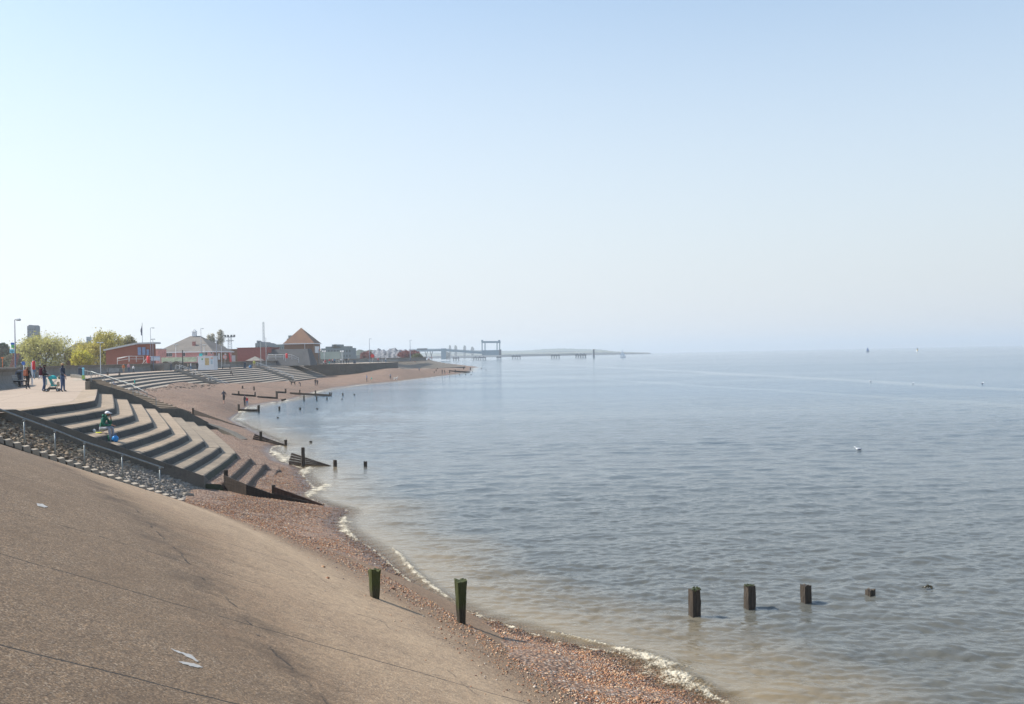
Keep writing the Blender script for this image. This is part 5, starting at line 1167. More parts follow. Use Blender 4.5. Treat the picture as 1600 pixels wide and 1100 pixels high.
for i, (a, b_, ty, Y, lab, c_) in enumerate([(564, 583, 548.5, 480, 'smaller dark red bush behind the far wall', (.22, .07, .07)), (622, 658, 548.5, 500, 'larger dark red bush near the end of the far wall', (.22, .065, .065)), (644, 660, 553, 490, 'low green bush at the right foot of the larger red bush', (.14, .16, .07))]):
    tree(a, b_, ty, Y, lab, c_, 12 + i, 1.3, .34, 1.3, 'round', 'bush', trunks=6)
# distant line of hedges behind everything at the left
def treeline(name, pts, m, label, kind, h_j, thick=25):
    V = []; n = len(pts)
    for i, (px, topy, Y) in enumerate(pts):
        p = WD(px, topy, Y); V += [(p.x, Y, -1), (p.x, Y - thick * .2, p.z * .6), (p.x, Y, p.z), (p.x, Y + thick, p.z * .8), (p.x, Y + thick * 1.5, -1)]
    mb = MB(); mb.add(V, [(i * 5 + j, i * 5 + j + 1, (i + 1) * 5 + j + 1, (i + 1) * 5 + j) for i in range(n - 1) for j in range(4)]); o = mb.build(name, m); return tag(o, label, kind=kind)
M_farwood = mat('far wood', (.055, .075, .05), .95, .35, .02, 0)
pts = []
for i in range(150):
    px = -60 + i * 4.4; pts.append((px, 562 - (px + 60) * .0165 - 2.0 - 2.5 * abs(math.sin(i * .7)) * abs(math.sin(i * .23)) - rnd.uniform(0, 1.6), 1150))
treeline('distant_wood', pts, M_farwood, 'distant line of trees and hedges behind the seafront buildings', 'stuff', 3)
# far shore beyond the jetty
M_hill = mat('far shore', (.07, .095, .065), .95, .25, .002, 0)
def hillpts(x0, x1, base, amp, Y, seed, taper=40):
    r2 = random.Random(seed); o = []; n = int((x1 - x0) / 3)
    for i in range(n + 1):
        px = x0 + (x1 - x0) * i / n; e_ = min(1, (x1 - px) / taper); o.append((px, base(px) - e_ * (amp * (.85 + .12 * math.sin(px * .05 + seed)) + r2.uniform(0, .9)), Y))
    return o
hz_y = lambda px: 538.2 + .0203 * (1600 - px) + .8
o = treeline('hills', hillpts(600, 975, hz_y, 9.0, 4300, 2), M_hill, None, 'structure', 0, 300)
o = treeline('hills', hillpts(640, 1015, hz_y, 3.8, 3400, 5, 70), mat('near far shore', (.12, .13, .08), .95, .2, .003, 0), None, 'structure', 0, 200)
for i, px in enumerate((703, 712, 726, 737)):
    tree(px - 1.6, px + 1.8 + (2 if i == 3 else 0), 540 + (2 if i == 3 else 0), 3000, ['leftmost of four hazy tall trees above the jetty', 'second hazy tall tree above the jetty', 'third hazy tall tree above the jetty', 'rounder hazy tree left of the jetty gantry'][i], (.07, .09, .06), 30 + i, .35, 1.3, .5, 'tall', zb=1, trunks=3, grp='hazy trees above the jetty')

# ------------------------------------------------------------------ jetty, gantry and dolphins
YJ = 1400; kJ = YJ / FPX
M_jet = mat('pale jetty steel', (.15, .25, .30), .7, .15, .3, 0); M_pile = mat('dark jetty piles', (.045, .06, .08), .8, .2, .3, 0)
def J(px, py): return WD(px, py, YJ)
jet = empty('jetty', J(700, 552), 0, 'long pale blue road jetty on piers reaching from the shore to the gantry', 'jetty'); o0 = jet.location
mb = MB(); a = J(640, 548) - o0; b_ = J(753, 551) - o0; m1 = J(695, 547) - o0; mb.bar(a, m1, 9, 3.2); mb.bar(m1 + Vector((.02, 0, 0)), b_, 8.6, 3.2); mb.build('deck', M_jet, jet)
mb = MB(); mb.bar(a + Vector((0, -4.6, 2.2)), m1 + Vector((0, -4.6, 2.2)), .3, .3); mb.bar(m1 + Vector((0, -4.6, 2.2)), b_ + Vector((0, -4.6, 2.2)), .3, .3); mb.build('parapet_rail', M_jet, jet)
mb = MB(); c_ = J(693.5, 553) - o0; mb.box(c_ + Vector((0, -1, 0)), (6.6, 12, 15.5)); mb.build('pier', M_jet, jet)
mb = MB(); c_ = J(661, 545.5) - o0; mb.box(c_ + Vector((-1, -1, 0)), (14, 8, 2.2)); mb.build('cabin', M_pile, jet)
for px in (652, 664, 672): mb = MB(); mb.bar(J(px, 549) - o0, J(px + 3, 560) - o0, .8); mb.bar(J(px + 4, 549) - o0, J(px + 1, 560) - o0, .8); mb.build('trestle', M_pile, jet)
mb = MB(); q_ = J(697, 553) - o0
for i in range(4): mb.tube([q_ + Vector((i * 1.5, 2, 4 - i)), q_ + Vector((i * 1.5 + .6, 2, -8))], .5, 5)
mb.build('fender_piles', M_pile, jet)
gan = empty('gantry', J(767, 561), 0, 'tall blue lifting gantry over the water at the end of the jetty', 'gantry'); o0 = gan.location
for px in (753.3, 757.6, 776.5, 780.8):
    dy = 8 if px in (757.6, 776.5) else 0; mb = MB(); mb.bar(J(px, 552) - o0 + Vector((0, dy, 0)), J(px, 533.5) - o0 + Vector((0, dy, 0)), 1.4); mb.build('column', M_jet, gan)
for py, dy in ((533.8, 0), (535, 8)): mb = MB(); mb.bar(J(752, py) - o0 + Vector((0, dy, 0)), J(782, py) - o0 + Vector((0, dy, 0)), 1.6, 1.5); mb.build('cross_beam', M_jet, gan)
for px in (753.5, 780): mb = MB(); mb.box(J(px, 532.4) - o0, (2.6, 3, 2.2)); mb.build('winch_house', M_jet, gan)
mb = MB(); mb.box(J(767.5, 551) - o0 + Vector((0, 4, 0)), (26, 9, 7)); mb.build('bridge_box', M_jet, gan)
mb = MB(); mb.box(J(781.5, 550.5) - o0 + Vector((0, 3, 0)), (3.2, 8, 8)); mb.build('end_tower', M_pile, gan)
def dolphin(x0, x1, ytop, ybot, label, Y=YJ, grp='pile platforms in line with the jetty'):
    k_ = Y / FPX; p = W((x0 + x1) / 2, ybot, 0); p = Vector(((((x0 + x1) / 2) - 800) / FPX * Y, Y, 0)); root = empty('pile_platform', p, 0, label, 'pile platform', grp); w = (x1 - x0) * k_; h = (ybot - ytop) * k_ * .95
    mb = MB(); mb.box((0, 0, h * .68), (w, w * .6, h * .3)); mb.build('deck', M_pile, root)
    n_ = max(3, int(w / 3))
    for i in range(n_):
        for s_ in (-1, 1): mb = MB(); x = -w / 2 + w * (i + .5) / n_; mb.tube([(x, s_ * w * .2, h * .6), (x * 1.12, s_ * w * .25, -2)], .55, 5); mb.build('pile', M_pile, root)
    for i in range(3): mb = MB(); mb.box((-w / 2 + w * (i + .6) / 3.2, 0, h * .9), (1.4, 1.4, h * .22)); mb.build('bollard', M_pile, root)
dolphin(707, 718, 557, 563, 'pile platform under the jetty left of the gantry'); dolphin(739, 759.5, 556, 562, 'wide pile platform just left of the gantry foot'); dolphin(775.5, 783.5, 556, 561.5, 'narrow pile platform under the right gantry leg')
dolphin(799.5, 814, 553.5, 561, 'first pile platform right of the gantry'); dolphin(860.5, 875, 552.5, 560, 'second pile platform right of the gantry'); dolphin(898.5, 916, 551, 558.5, 'third pile platform, the widest block, right of the gantry')
p = Vector(((927.7 - 800) / FPX * YJ, YJ, 0)); root = empty('mooring_pile', p, 0, 'single thick mooring pile standing alone right of the platforms', 'pile'); mb = MB(); mb.tube([(0, 0, -2), (0, 0, 11)], 1.25, 10); mb.build('pile', M_pile, root); mb = MB(); mb.tube([(0, 0, 11), (0, 0, 11.8)], 1.5, 10); mb.build('cap', mat('rust red', (.2, .08, .06)), root)
fb = empty('walkway', J(836, 557), 0, 'thin lattice walkway linking the pile platforms over the water', 'walkway'); o0 = fb.location
for x0, x1, yy in ((783, 800, 557), (814, 861, 556), (875, 899, 554.8)):
    mb = MB(); A_, B_ = J(x0, yy) - o0, J(x1, yy - (x1 - x0) * .015) - o0; up_ = Vector((0, 0, 1.9)); mb.bar(A_, B_, .35); mb.bar(A_ + up_, B_ + up_, .3); n_ = int((x1 - x0) / 2.5)
    for i in range(n_): mb.bar(A_.lerp(B_, i / n_), A_.lerp(B_, (i + .5) / n_) + up_, .22); mb.bar(A_.lerp(B_, (i + .5) / n_) + up_, A_.lerp(B_, (i + 1) / n_), .22)
    mb.build('truss', M_pile, fb)
mb = MB(); mb.bar(J(660, 559.3), J(745, 559.0), 3, .5); tag(mb.build('low_walkway', M_pile), 'low thin walkway just above the water under the jetty', 'walkway')

# ------------------------------------------------------------------ boats, buoy, gulls
def sailboat(px, by, ty, Y, mh, ms_, label):
    p = Vector(((px - 800) / FPX * Y, Y, 0)); H = (by - ty) * Y / FPX; root = empty('sailing_boat', p, .3, label, 'sailing boat', 'sailing boats on the horizon')
    L = H * .8; mb = MB(); pr = [(-.5, .0), (-.45, .09), (0, .14), (.3, .11), (.52, 0)]; vs = [(x * L, y * L, H * .11) for x, y in pr] + [(x * L, -y * L, H * .11) for x, y in reversed(pr[1:-1])]; n_ = len(vs)
    mb.add(vs + [(x * .85, y * .6, -.2) for x, y, z in vs], [tuple(range(n_)), tuple(reversed(range(n_, 2 * n_)))] + [(i, (i + 1) % n_, n_ + (i + 1) % n_, n_ + i) for i in range(n_)]); mb.build('hull', mh, root)
    mb = MB(); mb.tube([(0, 0, 0), (0, 0, H)], H * .012, 5); mb.build('mast', M_lightgrey, root)
    for nm, pts in (('mainsail', [(-.02, .16), (-.38, .18), (-.3, .4), (-.03, .97)]), ('jib', [(.03, .16), (.42, .15), (.2, .5), (.03, .85)])):
        mb = MB(); q_ = [(x * L, .05 * L * math.sin(i), z * H) for i, (x, z) in enumerate(pts)]; mb.add([(a, b - .03, c_) for a, b, c_ in q_] + [(a, b + .03, c_) for a, b, c_ in q_], [(0, 1, 2, 3), (7, 6, 5, 4)] + [(i, (i + 1) % 4, 4 + (i + 1) % 4, 4 + i) for i in range(4)]); mb.build(nm, ms_, root)
M_sailblue = mat('blue sail', (.05, .16, .42), .7, .1)
sailboat(973, 556, 543, 1300, M_white, M_white, 'hazy white sailing boat right of the mooring pile'); sailboat(1356, 547, 539, 1500, M_navy, M_sailblue, 'tiny blue-sailed boat on the horizon at the right')
p = Vector(((1433.3 - 800) / FPX * 1250, 1250, 0)); root = empty('buoy', p, 0, 'navigation buoy with a yellow band on the horizon right of the blue sail', 'buoy')
mb = MB(); mb.tube([(0, 0, -.5), (0, 0, 1.4)], 1.4, 10); mb.build('float', M_white, root); mb = MB(); mb.tube([(0, 0, 1.4), (0, 0, 2.6)], [.9, .7], 8); mb.build('yellow_band', mat('yellow', (.6, .4, .05)), root)
mb = MB(); mb.tube([(0, 0, 2.6), (0, 0, 5.6)], [.6, .12], 6); mb.build('lattice_top', M_black, root)
def gull(px, py, s_, label, z=0, grp='gulls on the water', rz=0):
    p = W(px, py, 0) if z == 0 else z; root = empty('gull', p, rz, label, 'gull', grp); mb = MB()
    prof = [(-.26, .005, .10), (-.18, .05, .09), (-.05, .09, .07), (.08, .085, .08), (.15, .05, .13), (.18, .035, .19), (.21, .04, .225), (.245, .028, .235), (.29, .008, .225), (.32, .004, .218)]
    n_ = 8; vs = [(x * s_, r * s_ * math.cos(2 * math.pi * k / n_), (zz + r * math.sin(2 * math.pi * k / n_)) * s_) for x, r, zz in prof for k in range(n_)]
    mb.add(vs, [(i * n_ + k, i * n_ + (k + 1) % n_, (i + 1) * n_ + (k + 1) % n_, (i + 1) * n_ + k) for i in range(len(prof) - 1) for k in range(n_)] + [tuple(range(n_)), tuple(reversed(range((len(prof) - 1) * n_, len(prof) * n_)))])
    mb.build('body', M_white, root, True); mb = MB()
    for y in (-1, 1): mb.ball((-.08 * s_, y * .085 * s_, .10 * s_), .1 * s_, 8, 5, sc=(1.7, .22, .5))
    mb.build('folded_wings', M_lampgrey, root, True)
for px, py, s_, lab in [(1341, 703.5, 2.2, 'nearest gull, dark-headed, floating in the middle distance'), (1360, 596.5, 2.6, 'left one of three white gulls beside the pale streak on the sea'), (1427, 599.7, 2.6, 'middle one of three white gulls beside the pale streak on the sea'), (1535, 600, 3.0, 'right one of three white gulls beside the pale streak on the sea')]: gull(px, py, s_ * .4, lab, rz=rnd.uniform(0, 3))

# ------------------------------------------------------------------ people
M_skin = mat('skin', (.48, .27, .19), .55, .08, 8, 0)
def col(name, c_, r=.85): return mat('cloth ' + name, c_, r, .15, 9, .2, 40)
BASE = dict(pel=(0, 0, .93), waist=(0, 0, 1.06), chest=(0, 0, 1.28), neck=(0, 0, 1.45), neck2=(0, .01, 1.52), head=(0, .02, 1.60), crown=(0, .015, 1.70))
def skeleton(pose):
    J_ = {k: Vector(v) for k, v in BASE.items()}
    for s_, n_ in ((-1, 'l'), (1, 'r')):
        J_['sh' + n_] = Vector((s_ * .175, 0, 1.41)); J_['el' + n_] = Vector((s_ * .225, -.03, 1.13)); J_['wr' + n_] = Vector((s_ * .235, .04, .88)); J_['ha' + n_] = Vector((s_ * .235, .06, .81))
        J_['hi' + n_] = Vector((s_ * .09, 0, .88)); J_['kn' + n_] = Vector((s_ * .10, .02, .49)); J_['an' + n_] = Vector((s_ * .105, -.02, .09)); J_['to' + n_] = Vector((s_ * .12, .13, .035))
    if pose == 'walk':
        J_['knl'] = Vector((-.09, .16, .50)); J_['anl'] = Vector((-.09, .24, .12)); J_['tol'] = Vector((-.10, .39, .07)); J_['knr'] = Vector((.09, -.04, .50)); J_['anr'] = Vector((.09, -.30, .14)); J_['tor'] = Vector((.10, -.17, .04))
        J_['ell'] = Vector((-.22, -.12, 1.15)); J_['wrl'] = Vector((-.22, -.08, .92)); J_['hal'] = Vector((-.22, -.05, .85)); J_['elr'] = Vector((.22, .06, 1.15)); J_['wrr'] = Vector((.21, .20, .96)); J_['har'] = Vector((.20, .25, .91))
    if pose == 'push':
        for s_, n_ in ((-1, 'l'), (1, 'r')): J_['el' + n_] = Vector((s_ * .23, .02, 1.14)); J_['wr' + n_] = Vector((s_ * .19, .26, 1.03)); J_['ha' + n_] = Vector((s_ * .18, .33, 1.02))
        J_['anr'] = Vector((.105, -.1, .09)); J_['tor'] = Vector((.12, .05, .035))
    if pose == 'point':
        J_['elr'] = Vector((.24, .12, 1.16)); J_['wrr'] = Vector((.28, .33, 1.02)); J_['har'] = Vector((.29, .40, .98)); J_['anl'] = Vector((-.15, .0, .09)); J_['tol'] = Vector((-.2, .14, .035))
    if pose in ('sit', 'think', 'lie'):
        z0 = .11
        J_['pel'] = Vector((0, 0, z0)); J_['waist'] = Vector((0, .03, z0 + .16)); J_['chest'] = Vector((0, .13, z0 + .37)); J_['neck'] = Vector((0, .22, z0 + .52)); J_['neck2'] = Vector((0, .27, z0 + .57)); J_['head'] = Vector((0, .32, z0 + .63)); J_['crown'] = Vector((0, .32, z0 + .73))
        for s_, n_ in ((-1, 'l'), (1, 'r')):
            J_['sh' + n_] = Vector((s_ * .18, .17, z0 + .46)); J_['hi' + n_] = Vector((s_ * .09, .03, z0)); J_['kn' + n_] = Vector((s_ * .12, .44, z0 + .10)); J_['an' + n_] = Vector((s_ * .11, .50, -.32)); J_['to' + n_] = Vector((s_ * .12, .66, -.37))
            J_['el' + n_] = Vector((s_ * .22, .28, z0 + .20)); J_['wr' + n_] = Vector((s_ * .12, .50, z0 + .17)); J_['ha' + n_] = Vector((s_ * .08, .57, z0 + .15))
        if pose == 'think': J_['ell'] = Vector((-.16, .36, z0 + .20)); J_['wrl'] = Vector((-.06, .43, z0 + .45)); J_['hal'] = Vector((-.04, .42, z0 + .53)); J_['wrr'] = Vector((.10, .55, z0 + .20)); J_['har'] = Vector((.08, .62, z0 + .17))
    if pose == 'lie':
        for s_, n_ in ((-1, 'l'), (1, 'r')): J_['kn' + n_] = Vector((s_ * .12, .42, .22)); J_['an' + n_] = Vector((s_ * .11, .75, .06)); J_['to' + n_] = Vector((s_ * .12, .82, .13))
        for k in ('chest', 'neck', 'neck2', 'head', 'crown', 'shl', 'shr'): J_[k].y -= .25
        for s_, n_ in ((-1, 'l'), (1, 'r')): J_['el' + n_] = Vector((s_ * .26, -.15, .3)); J_['wr' + n_] = Vector((s_ * .25, .0, .08)); J_['ha' + n_] = Vector((s_ * .24, .07, .04))
    if pose == 'bend':
        J_['chest'] = Vector((0, .22, 1.18)); J_['waist'] = Vector((0, .08, 1.05)); J_['neck'] = Vector((0, .38, 1.25)); J_['neck2'] = Vector((0, .43, 1.27)); J_['head'] = Vector((0, .50, 1.28)); J_['crown'] = Vector((0, .58, 1.33))
        for s_, n_ in ((-1, 'l'), (1, 'r')): J_['sh' + n_] = Vector((s_ * .17, .33, 1.21)); J_['el' + n_] = Vector((s_ * .19, .38, .93)); J_['wr' + n_] = Vector((s_ * .17, .45, .70)); J_['ha' + n_] = Vector((s_ * .16, .48, .63))
    return J_
EDGES = [('pel', 'waist'), ('waist', 'chest'), ('chest', 'neck'), ('neck', 'neck2'), ('neck2', 'head'), ('head', 'crown')]
for n_ in 'lr': EDGES += [('chest', 'sh' + n_), ('sh' + n_, 'el' + n_), ('el' + n_, 'wr' + n_), ('wr' + n_, 'ha' + n_), ('pel', 'hi' + n_), ('hi' + n_, 'kn' + n_), ('kn' + n_, 'an' + n_), ('an' + n_, 'to' + n_)]
RAD = dict(pel=(.155, .115), waist=(.15, .11), chest=(.165, .12), neck=(.075, .07), neck2=(.052, .052), head=(.078, .088), crown=(.07, .078), sh=(.068, .068), el=(.052, .052), wr=(.03, .03), ha=(.034, .02), hi=(.1, .1), kn=(.068, .068), an=(.047, .047), to=(.038, .034))
BODY = {}
def body_mesh(pose, fingers=False, skirt=False, shorts=False, short_sleeve=False):
    key = (pose, fingers, shorts, short_sleeve)
    if key in BODY: return BODY[key]
    J_ = skeleton(pose); names = list(J_); vs = [J_[k] for k in names]; es = [(names.index(a), names.index(b)) for a, b in EDGES]; rad = [RAD.get(k, RAD.get(k[:-1])) for k in names]
    fing = []
    if fingers:
        for n_, s_ in (('l', -1), ('r', 1)):
            h, w_ = J_['ha' + n_], J_['wr' + n_]; d = (h - w_).normalized(); side = d.cross(Vector((0, 0, 1)) if abs(d.z) < .8 else Vector((0, 1, 0))).normalized(); curl = d.cross(side).normalized() * (-.35)
            for i, L in enumerate((.075, .085, .078, .062)):
                b0 = h + side * (i - 1.5) * .02; p1 = b0 + d * L * .55; p2 = p1 + (d + curl).normalized() * L * .5; k0 = len(vs); vs += [p1, p2]; rad += [(.0095, .0095), (.008, .008)]; es += [(names.index('ha' + n_), k0), (k0, k0 + 1)]; fing += [k0, k0 + 1]
            t0 = w_.lerp(h, .45) + side * -.035; t1 = t0 + (d - side * .5).normalized() * .05; k0 = len(vs); vs += [t0, t1]; rad += [(.013, .013), (.010, .010)]; es += [(names.index('wr' + n_), k0), (k0, k0 + 1)]
    me = bpy.data.meshes.new('sk'); me.from_pydata([tuple(v) for v in vs], es, []); ob = bpy.data.objects.new('sk', me); C.objects.link(ob)
    md = ob.modifiers.new('s', 'SKIN'); md.use_smooth_shade = True; md.branch_smoothing = .6
    sv = me.skin_vertices[0].data
    for i, r_s in enumerate(rad): sv[i].radius = r_s; sv[i].use_root = (i == 0)
    ss_ = ob.modifiers.new('u', 'SUBSURF'); ss_.levels = 1; ss_.render_levels = 1
    dg = bpy.context.evaluated_depsgraph_get(); out = bpy.data.meshes.new_from_object(ob.evaluated_get(dg)); bpy.data.objects.remove(ob)
    # nose and chin on the face
    hd = J_['head']; cr = J_['crown']; upv = (cr - J_['neck2']).normalized(); fwd = Vector((0, 1, 0)) - upv * upv.y; fwd.normalize()
    if pose in ('think', 'bend'): fwd = (fwd - Vector((0, 0, .3))).normalized()
    noseP = hd + fwd * .085
    for v in out.vertices:
        d = (v.co - noseP).length
        if d < .035: v.co += fwd * .022 * (1 - d / .035)
    seg = [(J_[a], J_[b], a, b) for a, b in EDGES]
    out.materials.clear()
    for _ in range(5): out.materials.append(None)
    for p in out.polygons:
        c_ = p.center; best = None; bd = 9
        for A_, B_, a, b in seg:
            ab = B_ - A_; tt_ = max(0, min(1, (c_ - A_).dot(ab) / ab.length_squared)); q_ = A_ + ab * tt_; ra = RAD.get(a, RAD.get(a[:-1])); d = (c_ - q_).length - ra[0]
            if d < bd: bd = d; best = (a, b, tt_)
        a, b, tt_ = best
        if b in ('head', 'crown', 'neck2'): rel = (c_ - hd); mi = 3 if (rel.dot(upv) > .06 or rel.dot(fwd) < -.012 and rel.dot(upv) > -.05) else 0
        elif b[:2] == 'ha': mi = 0
        elif b[:2] == 'wr': mi = 0 if short_sleeve or tt_ > .93 else 1
        elif b[:2] in ('kn', 'hi'): mi = 2
        elif b[:2] == 'an': mi = 0 if shorts else 2
        elif b[:2] == 'to': mi = 4
        else: mi = 1 if not (a == 'pel' and tt_ < .25) else 2
        p.material_index = mi; p.use_smooth = True
    BODY[key] = (out, J_); return BODY[key]
def person(loc, h, rz, pose, top, bot, hair, label, shoes=None, skin=None, near=False, shorts=False, ss=False, grp=None, bulk=1.0):
    me, J_ = body_mesh(pose, near, False, shorts, ss); k_ = h / 1.75
    root = empty('person', loc, rz, label, 'person', grp); root.scale = (k_ * bulk, k_ * bulk, k_)
    b_ = bpy.data.objects.new('body', me); link(b_, root)
    for i, m in enumerate([skin or M_skin, top, bot, hair, shoes or M_black]):
        if me.materials[i] is None: me.materials[i] = M_skin
        b_.material_slots[i].link = 'OBJECT'; b_.material_slots[i].material = m
    return root, J_
H_dark = col('dark hair', (.03, .02, .015)); H_brown = col('brown hair', (.16, .09, .045)); H_fair = col('fair hair', (.34, .22, .11)); H_grey = col('grey hair', (.5, .48, .46)); H_white = col('white cap', (.75, .75, .78))
K_black = col('black', (.014, .015, .02)); K_navy = col('navy', (.02, .03, .06)); K_jean = col('jeans', (.05, .085, .17)); K_blue = col('blue', (.06, .17, .33)); K_green = col('green', (.015, .13, .085)); K_grey = col('grey', (.32, .33, .38)); K_white = col('white', (.66, .66, .68)); K_red = col('red', (.55, .04, .05)); K_or = col('orange', (.65, .2, .07)); K_teal = col('teal', (.02, .4, .33)); K_pink = col('pink', (.6, .3, .32)); K_yel = col('yellow green', (.5, .52, .12)); K_tan = col('tan', (.45, .36, .25)); K_brown = col('rust leather', (.30, .09, .045))
def hair_cap(root, J_, m, name='hair', peak=False, long=False):
    hd, cr = J_['head'], J_['crown']; upv = (cr - hd).normalized(); mb = MB(); c_ = hd + upv * .045; back = Vector((0, -1, 0))
    mb.ball((0, 0, 0), .098, 12, 8, sc=(.92, 1.06, .8)); mb.v = [(x, y, z if z > -.02 else z * .3 - .012) for x, y, z in mb.v]
    q_ = upv.to_track_quat('Z', 'Y').to_matrix(); q_ = Vector((0, 0, 1)).rotation_difference(upv).to_matrix(); mb.v = [tuple(q_ @ Vector(v) + c_ + Vector((0, -.008, 0))) for v in mb.v]
    if peak: mb.box(c_ + q_ @ Vector((0, .12, -.005)), (.12, .09, .012), 0, q_ @ Matrix.Rotation(R(-15), 3, 'X'))
    if long: mb.tube([hd + Vector((0, -.06, .04)), hd + Vector((.0, -.10, -.06)), hd + Vector((.02, -.11, -.2))], [.07, .075, .03], 8)
    return mb.build(name, m, root, True)
def face(root, J_):
    hd = J_['head']; cr = J_['crown']; upv = (cr - J_['neck2']).normalized(); fwd = Vector((0, 1, 0)) - upv * upv.y; fwd.normalize(); 
    mb = MB()
    for s_ in (-1, 1): mb.ball(hd + fwd * .08 + upv * .02 + Vector((s_ * .03, 0, 0)), .011, 6, 4)
    mb.build('eyes', M_black, root)
    mb = MB(); mb.box(hd + fwd * .083 - upv * .042, (.045, .012, .012)); mb.build('mouth', mat('lips', (.35, .13, .11)), root)
    mb = MB()
    for s_ in (-1, 1): mb.ball(hd + Vector((s_ * .082, -.005, 0)) + upv * .005, .026, 6, 5, sc=(.35, .7, 1.1))
    mb.build('ears', M_skin, root)
def backpack(root, J_, m, name='backpack', d=.17, w=.32, h=.46):
    c_ = J_['chest'] + Vector((0, -d - .03, -.02)); mb = MB(); mb.box(c_, (w, .2, h), taper=.82); o = mb.build(name, m, root, bevel=.04)
    for s_ in (-1, 1): mb = MB(); mb.tube([c_ + Vector((s_ * .1, .08, .2)), J_['neck'] + Vector((s_ * .12, .02, .0)), J_['chest'] + Vector((s_ * .14, .12, -.02)), c_ + Vector((s_ * .12, .1, -.18))], .018, 5); mb.build('strap', m, o)
    return o
def bag(loc, s_, m, label, name='bag', cat='bag'):
    mb = MB(); mb.ball((0, 0, s_ * .55), s_ * .6, 10, 7, jit=.08, sc=(1, .6, .95)); mb.v = [(x, y, max(0, z)) for x, y, z in mb.v]; mb.tube([(-s_ * .2, 0, s_), (-s_ * .1, 0, s_ * 1.4), (s_ * .1, 0, s_ * 1.4), (s_ * .2, 0, s_)], s_ * .04, 5)
    o = mb.build(name, m, smooth=True); o.location = loc; return tag(o, label, cat)
def G(px, py, z=PZ): return W(px, py, z)
# near group on the promenade
r1, J1 = person(G(43.5, 608.6), 1.60, R(-15), 'walk', K_black, K_black, H_brown, 'woman in black with a rust-coloured backpack walking away by the sea wall', near=True); hair_cap(r1, J1, H_brown, long=True); backpack(r1, J1, K_brown)
r1, J1 = person(G(69.5, 612.2), 1.74, R(-75), 'push', K_black, K_jean, H_dark, 'dark-haired man in a black jacket pushing a teal pushchair', near=True); hair_cap(r1, J1, H_dark); face(r1, J1); backpack(r1, J1, col('maroon pack', (.09, .015, .03)), d=.16)
mb = MB(); mb.box(J1['head'] + Vector((0, .095, .025)), (.14, .02, .035)); mb.build('sunglasses', M_black, r1)
r1, J1 = person(G(98, 612.4), 1.80, R(-100), 'point', K_navy, K_jean, H_fair, 'fair-haired man in a navy jacket and jeans standing on the promenade', near=True); hair_cap(r1, J1, H_fair); face(r1, J1)
pp = G(93.5, 606); pp.z = PZ + .62; bag(pp, .24, col('olive', (.12, .14, .10)), 'olive bag hanging behind the fair-haired man')
pp = G(64, 600.5); pp.z = PZ + .55; bag(pp, .26, K_white, 'white carrier bag behind the man with the pushchair', 'carrier_bag')
r1, J1 = person(G(63, 592.5), 1.76, R(160), 'walk', K_black, K_grey, H_grey, 'grey-haired man in a dark jacket walking behind the pushchair', near=True); hair_cap(r1, J1, H_grey); face(r1, J1)
r1, J1 = person(G(52.5, 592.8), 1.55, R(10), 'stand', K_blue, col('pale jeans', (.2, .3, .42)), H_grey, 'person in a blue jacket and pale jeans by the red lifebuoy housing', near=True); hair_cap(r1, J1, H_grey)
# pushchair
o_ = G(82, 611.8); pc = empty('pushchair', o_, R(-75), 'pushchair with a teal seat hung with white and tan bags', 'pushchair')
mb = MB(); 
for s_ in (-.22, .22): mb.tube([(s_, -.42, 1.02), (s_, -.25, .95), (s_, .28, .22)], .016, 6); mb.tube([(s_, .25, .75), (s_, -.30, .12)], .016, 6)
mb.tube([(-.22, -.42, 1.02), (.22, -.42, 1.02)], .02, 6); mb.tube([(-.22, .28, .22), (.22, .28, .22)], .014, 6); mb.build('frame', M_gal, pc, True)
for x, y in ((-.24, .34), (.24, .34), (-.24, -.30), (.24, -.30)): mb = MB(); mb.tube([(x - .03, y, .1), (x + .03, y, .1)], .1, 14); w_ = mb.build('wheel', M_black, pc); mb = MB(); mb.tube([(x - .035, y, .1), (x + .035, y, .1)], .05, 10); mb.build('hub', M_lightgrey, w_)
mb = MB(); mb.box((0, -.06, .62), (.40, .12, .62), 0, Matrix.Rotation(R(20), 3, 'X')); mb.box((0, .1, .38), (.4, .32, .1)); mb.build('seat', M_teal, pc, bevel=.03)
mb = MB(); mb.ball((0, .02, .82), .27, 10, 8, sc=(.85, 1, .75)); mb.v = [(x, y, max(z, .78)) for x, y, z in mb.v]; mb.build('hood', M_teal, pc, True)
mb = MB(); mb.box((0, 0, .2), (.36, .42, .14)); mb.build('basket', M_black, pc, bevel=.03)
mb = MB(); mb.box((-.02, -.38, .62), (.30, .14, .42), taper=.8); mb.build('hanging_bag', K_white, pc, bevel=.05); mb = MB(); mb.box((0, .34, .46), (.3, .16, .3), taper=.8); mb.build('tan_bag', K_tan, pc, bevel=.05)
# seated man and his things
E3 = Ek(3); E4c = Ek(4)
sp_ = min((E3[i].lerp(E3[i + 1], f_ / 20) for i in range(len(E3) - 1) for f_ in range(20)), key=lambda p: abs(800 + FPX * p.x / p.y - 168.5) + (100 if p.y > 47 else 0)); sz0 = PZ - 3 * RIS
r1, J1 = person(Vector((sp_.x - .36, sp_.y, sz0 + .05)), 1.80, R(-98), 'think', K_green, K_grey, H_white, 'man in a green hoodie, grey trousers and white cap sitting on the steps', near=True, skin=mat('tanned skin', (.40, .20, .13), .55))
hair_cap(r1, J1, H_white, 'cap', peak=True); face(r1, J1)
mb = MB(); mb.tube([J1['neck'] + Vector((-.09, -.05, .03)), J1['neck'] + Vector((0, -.10, .05)), J1['neck'] + Vector((.09, -.05, .03))], [.035, .06, .035], 8); mb.build('hood', K_green, r1, True)
tz = PZ - 4 * RIS + .07
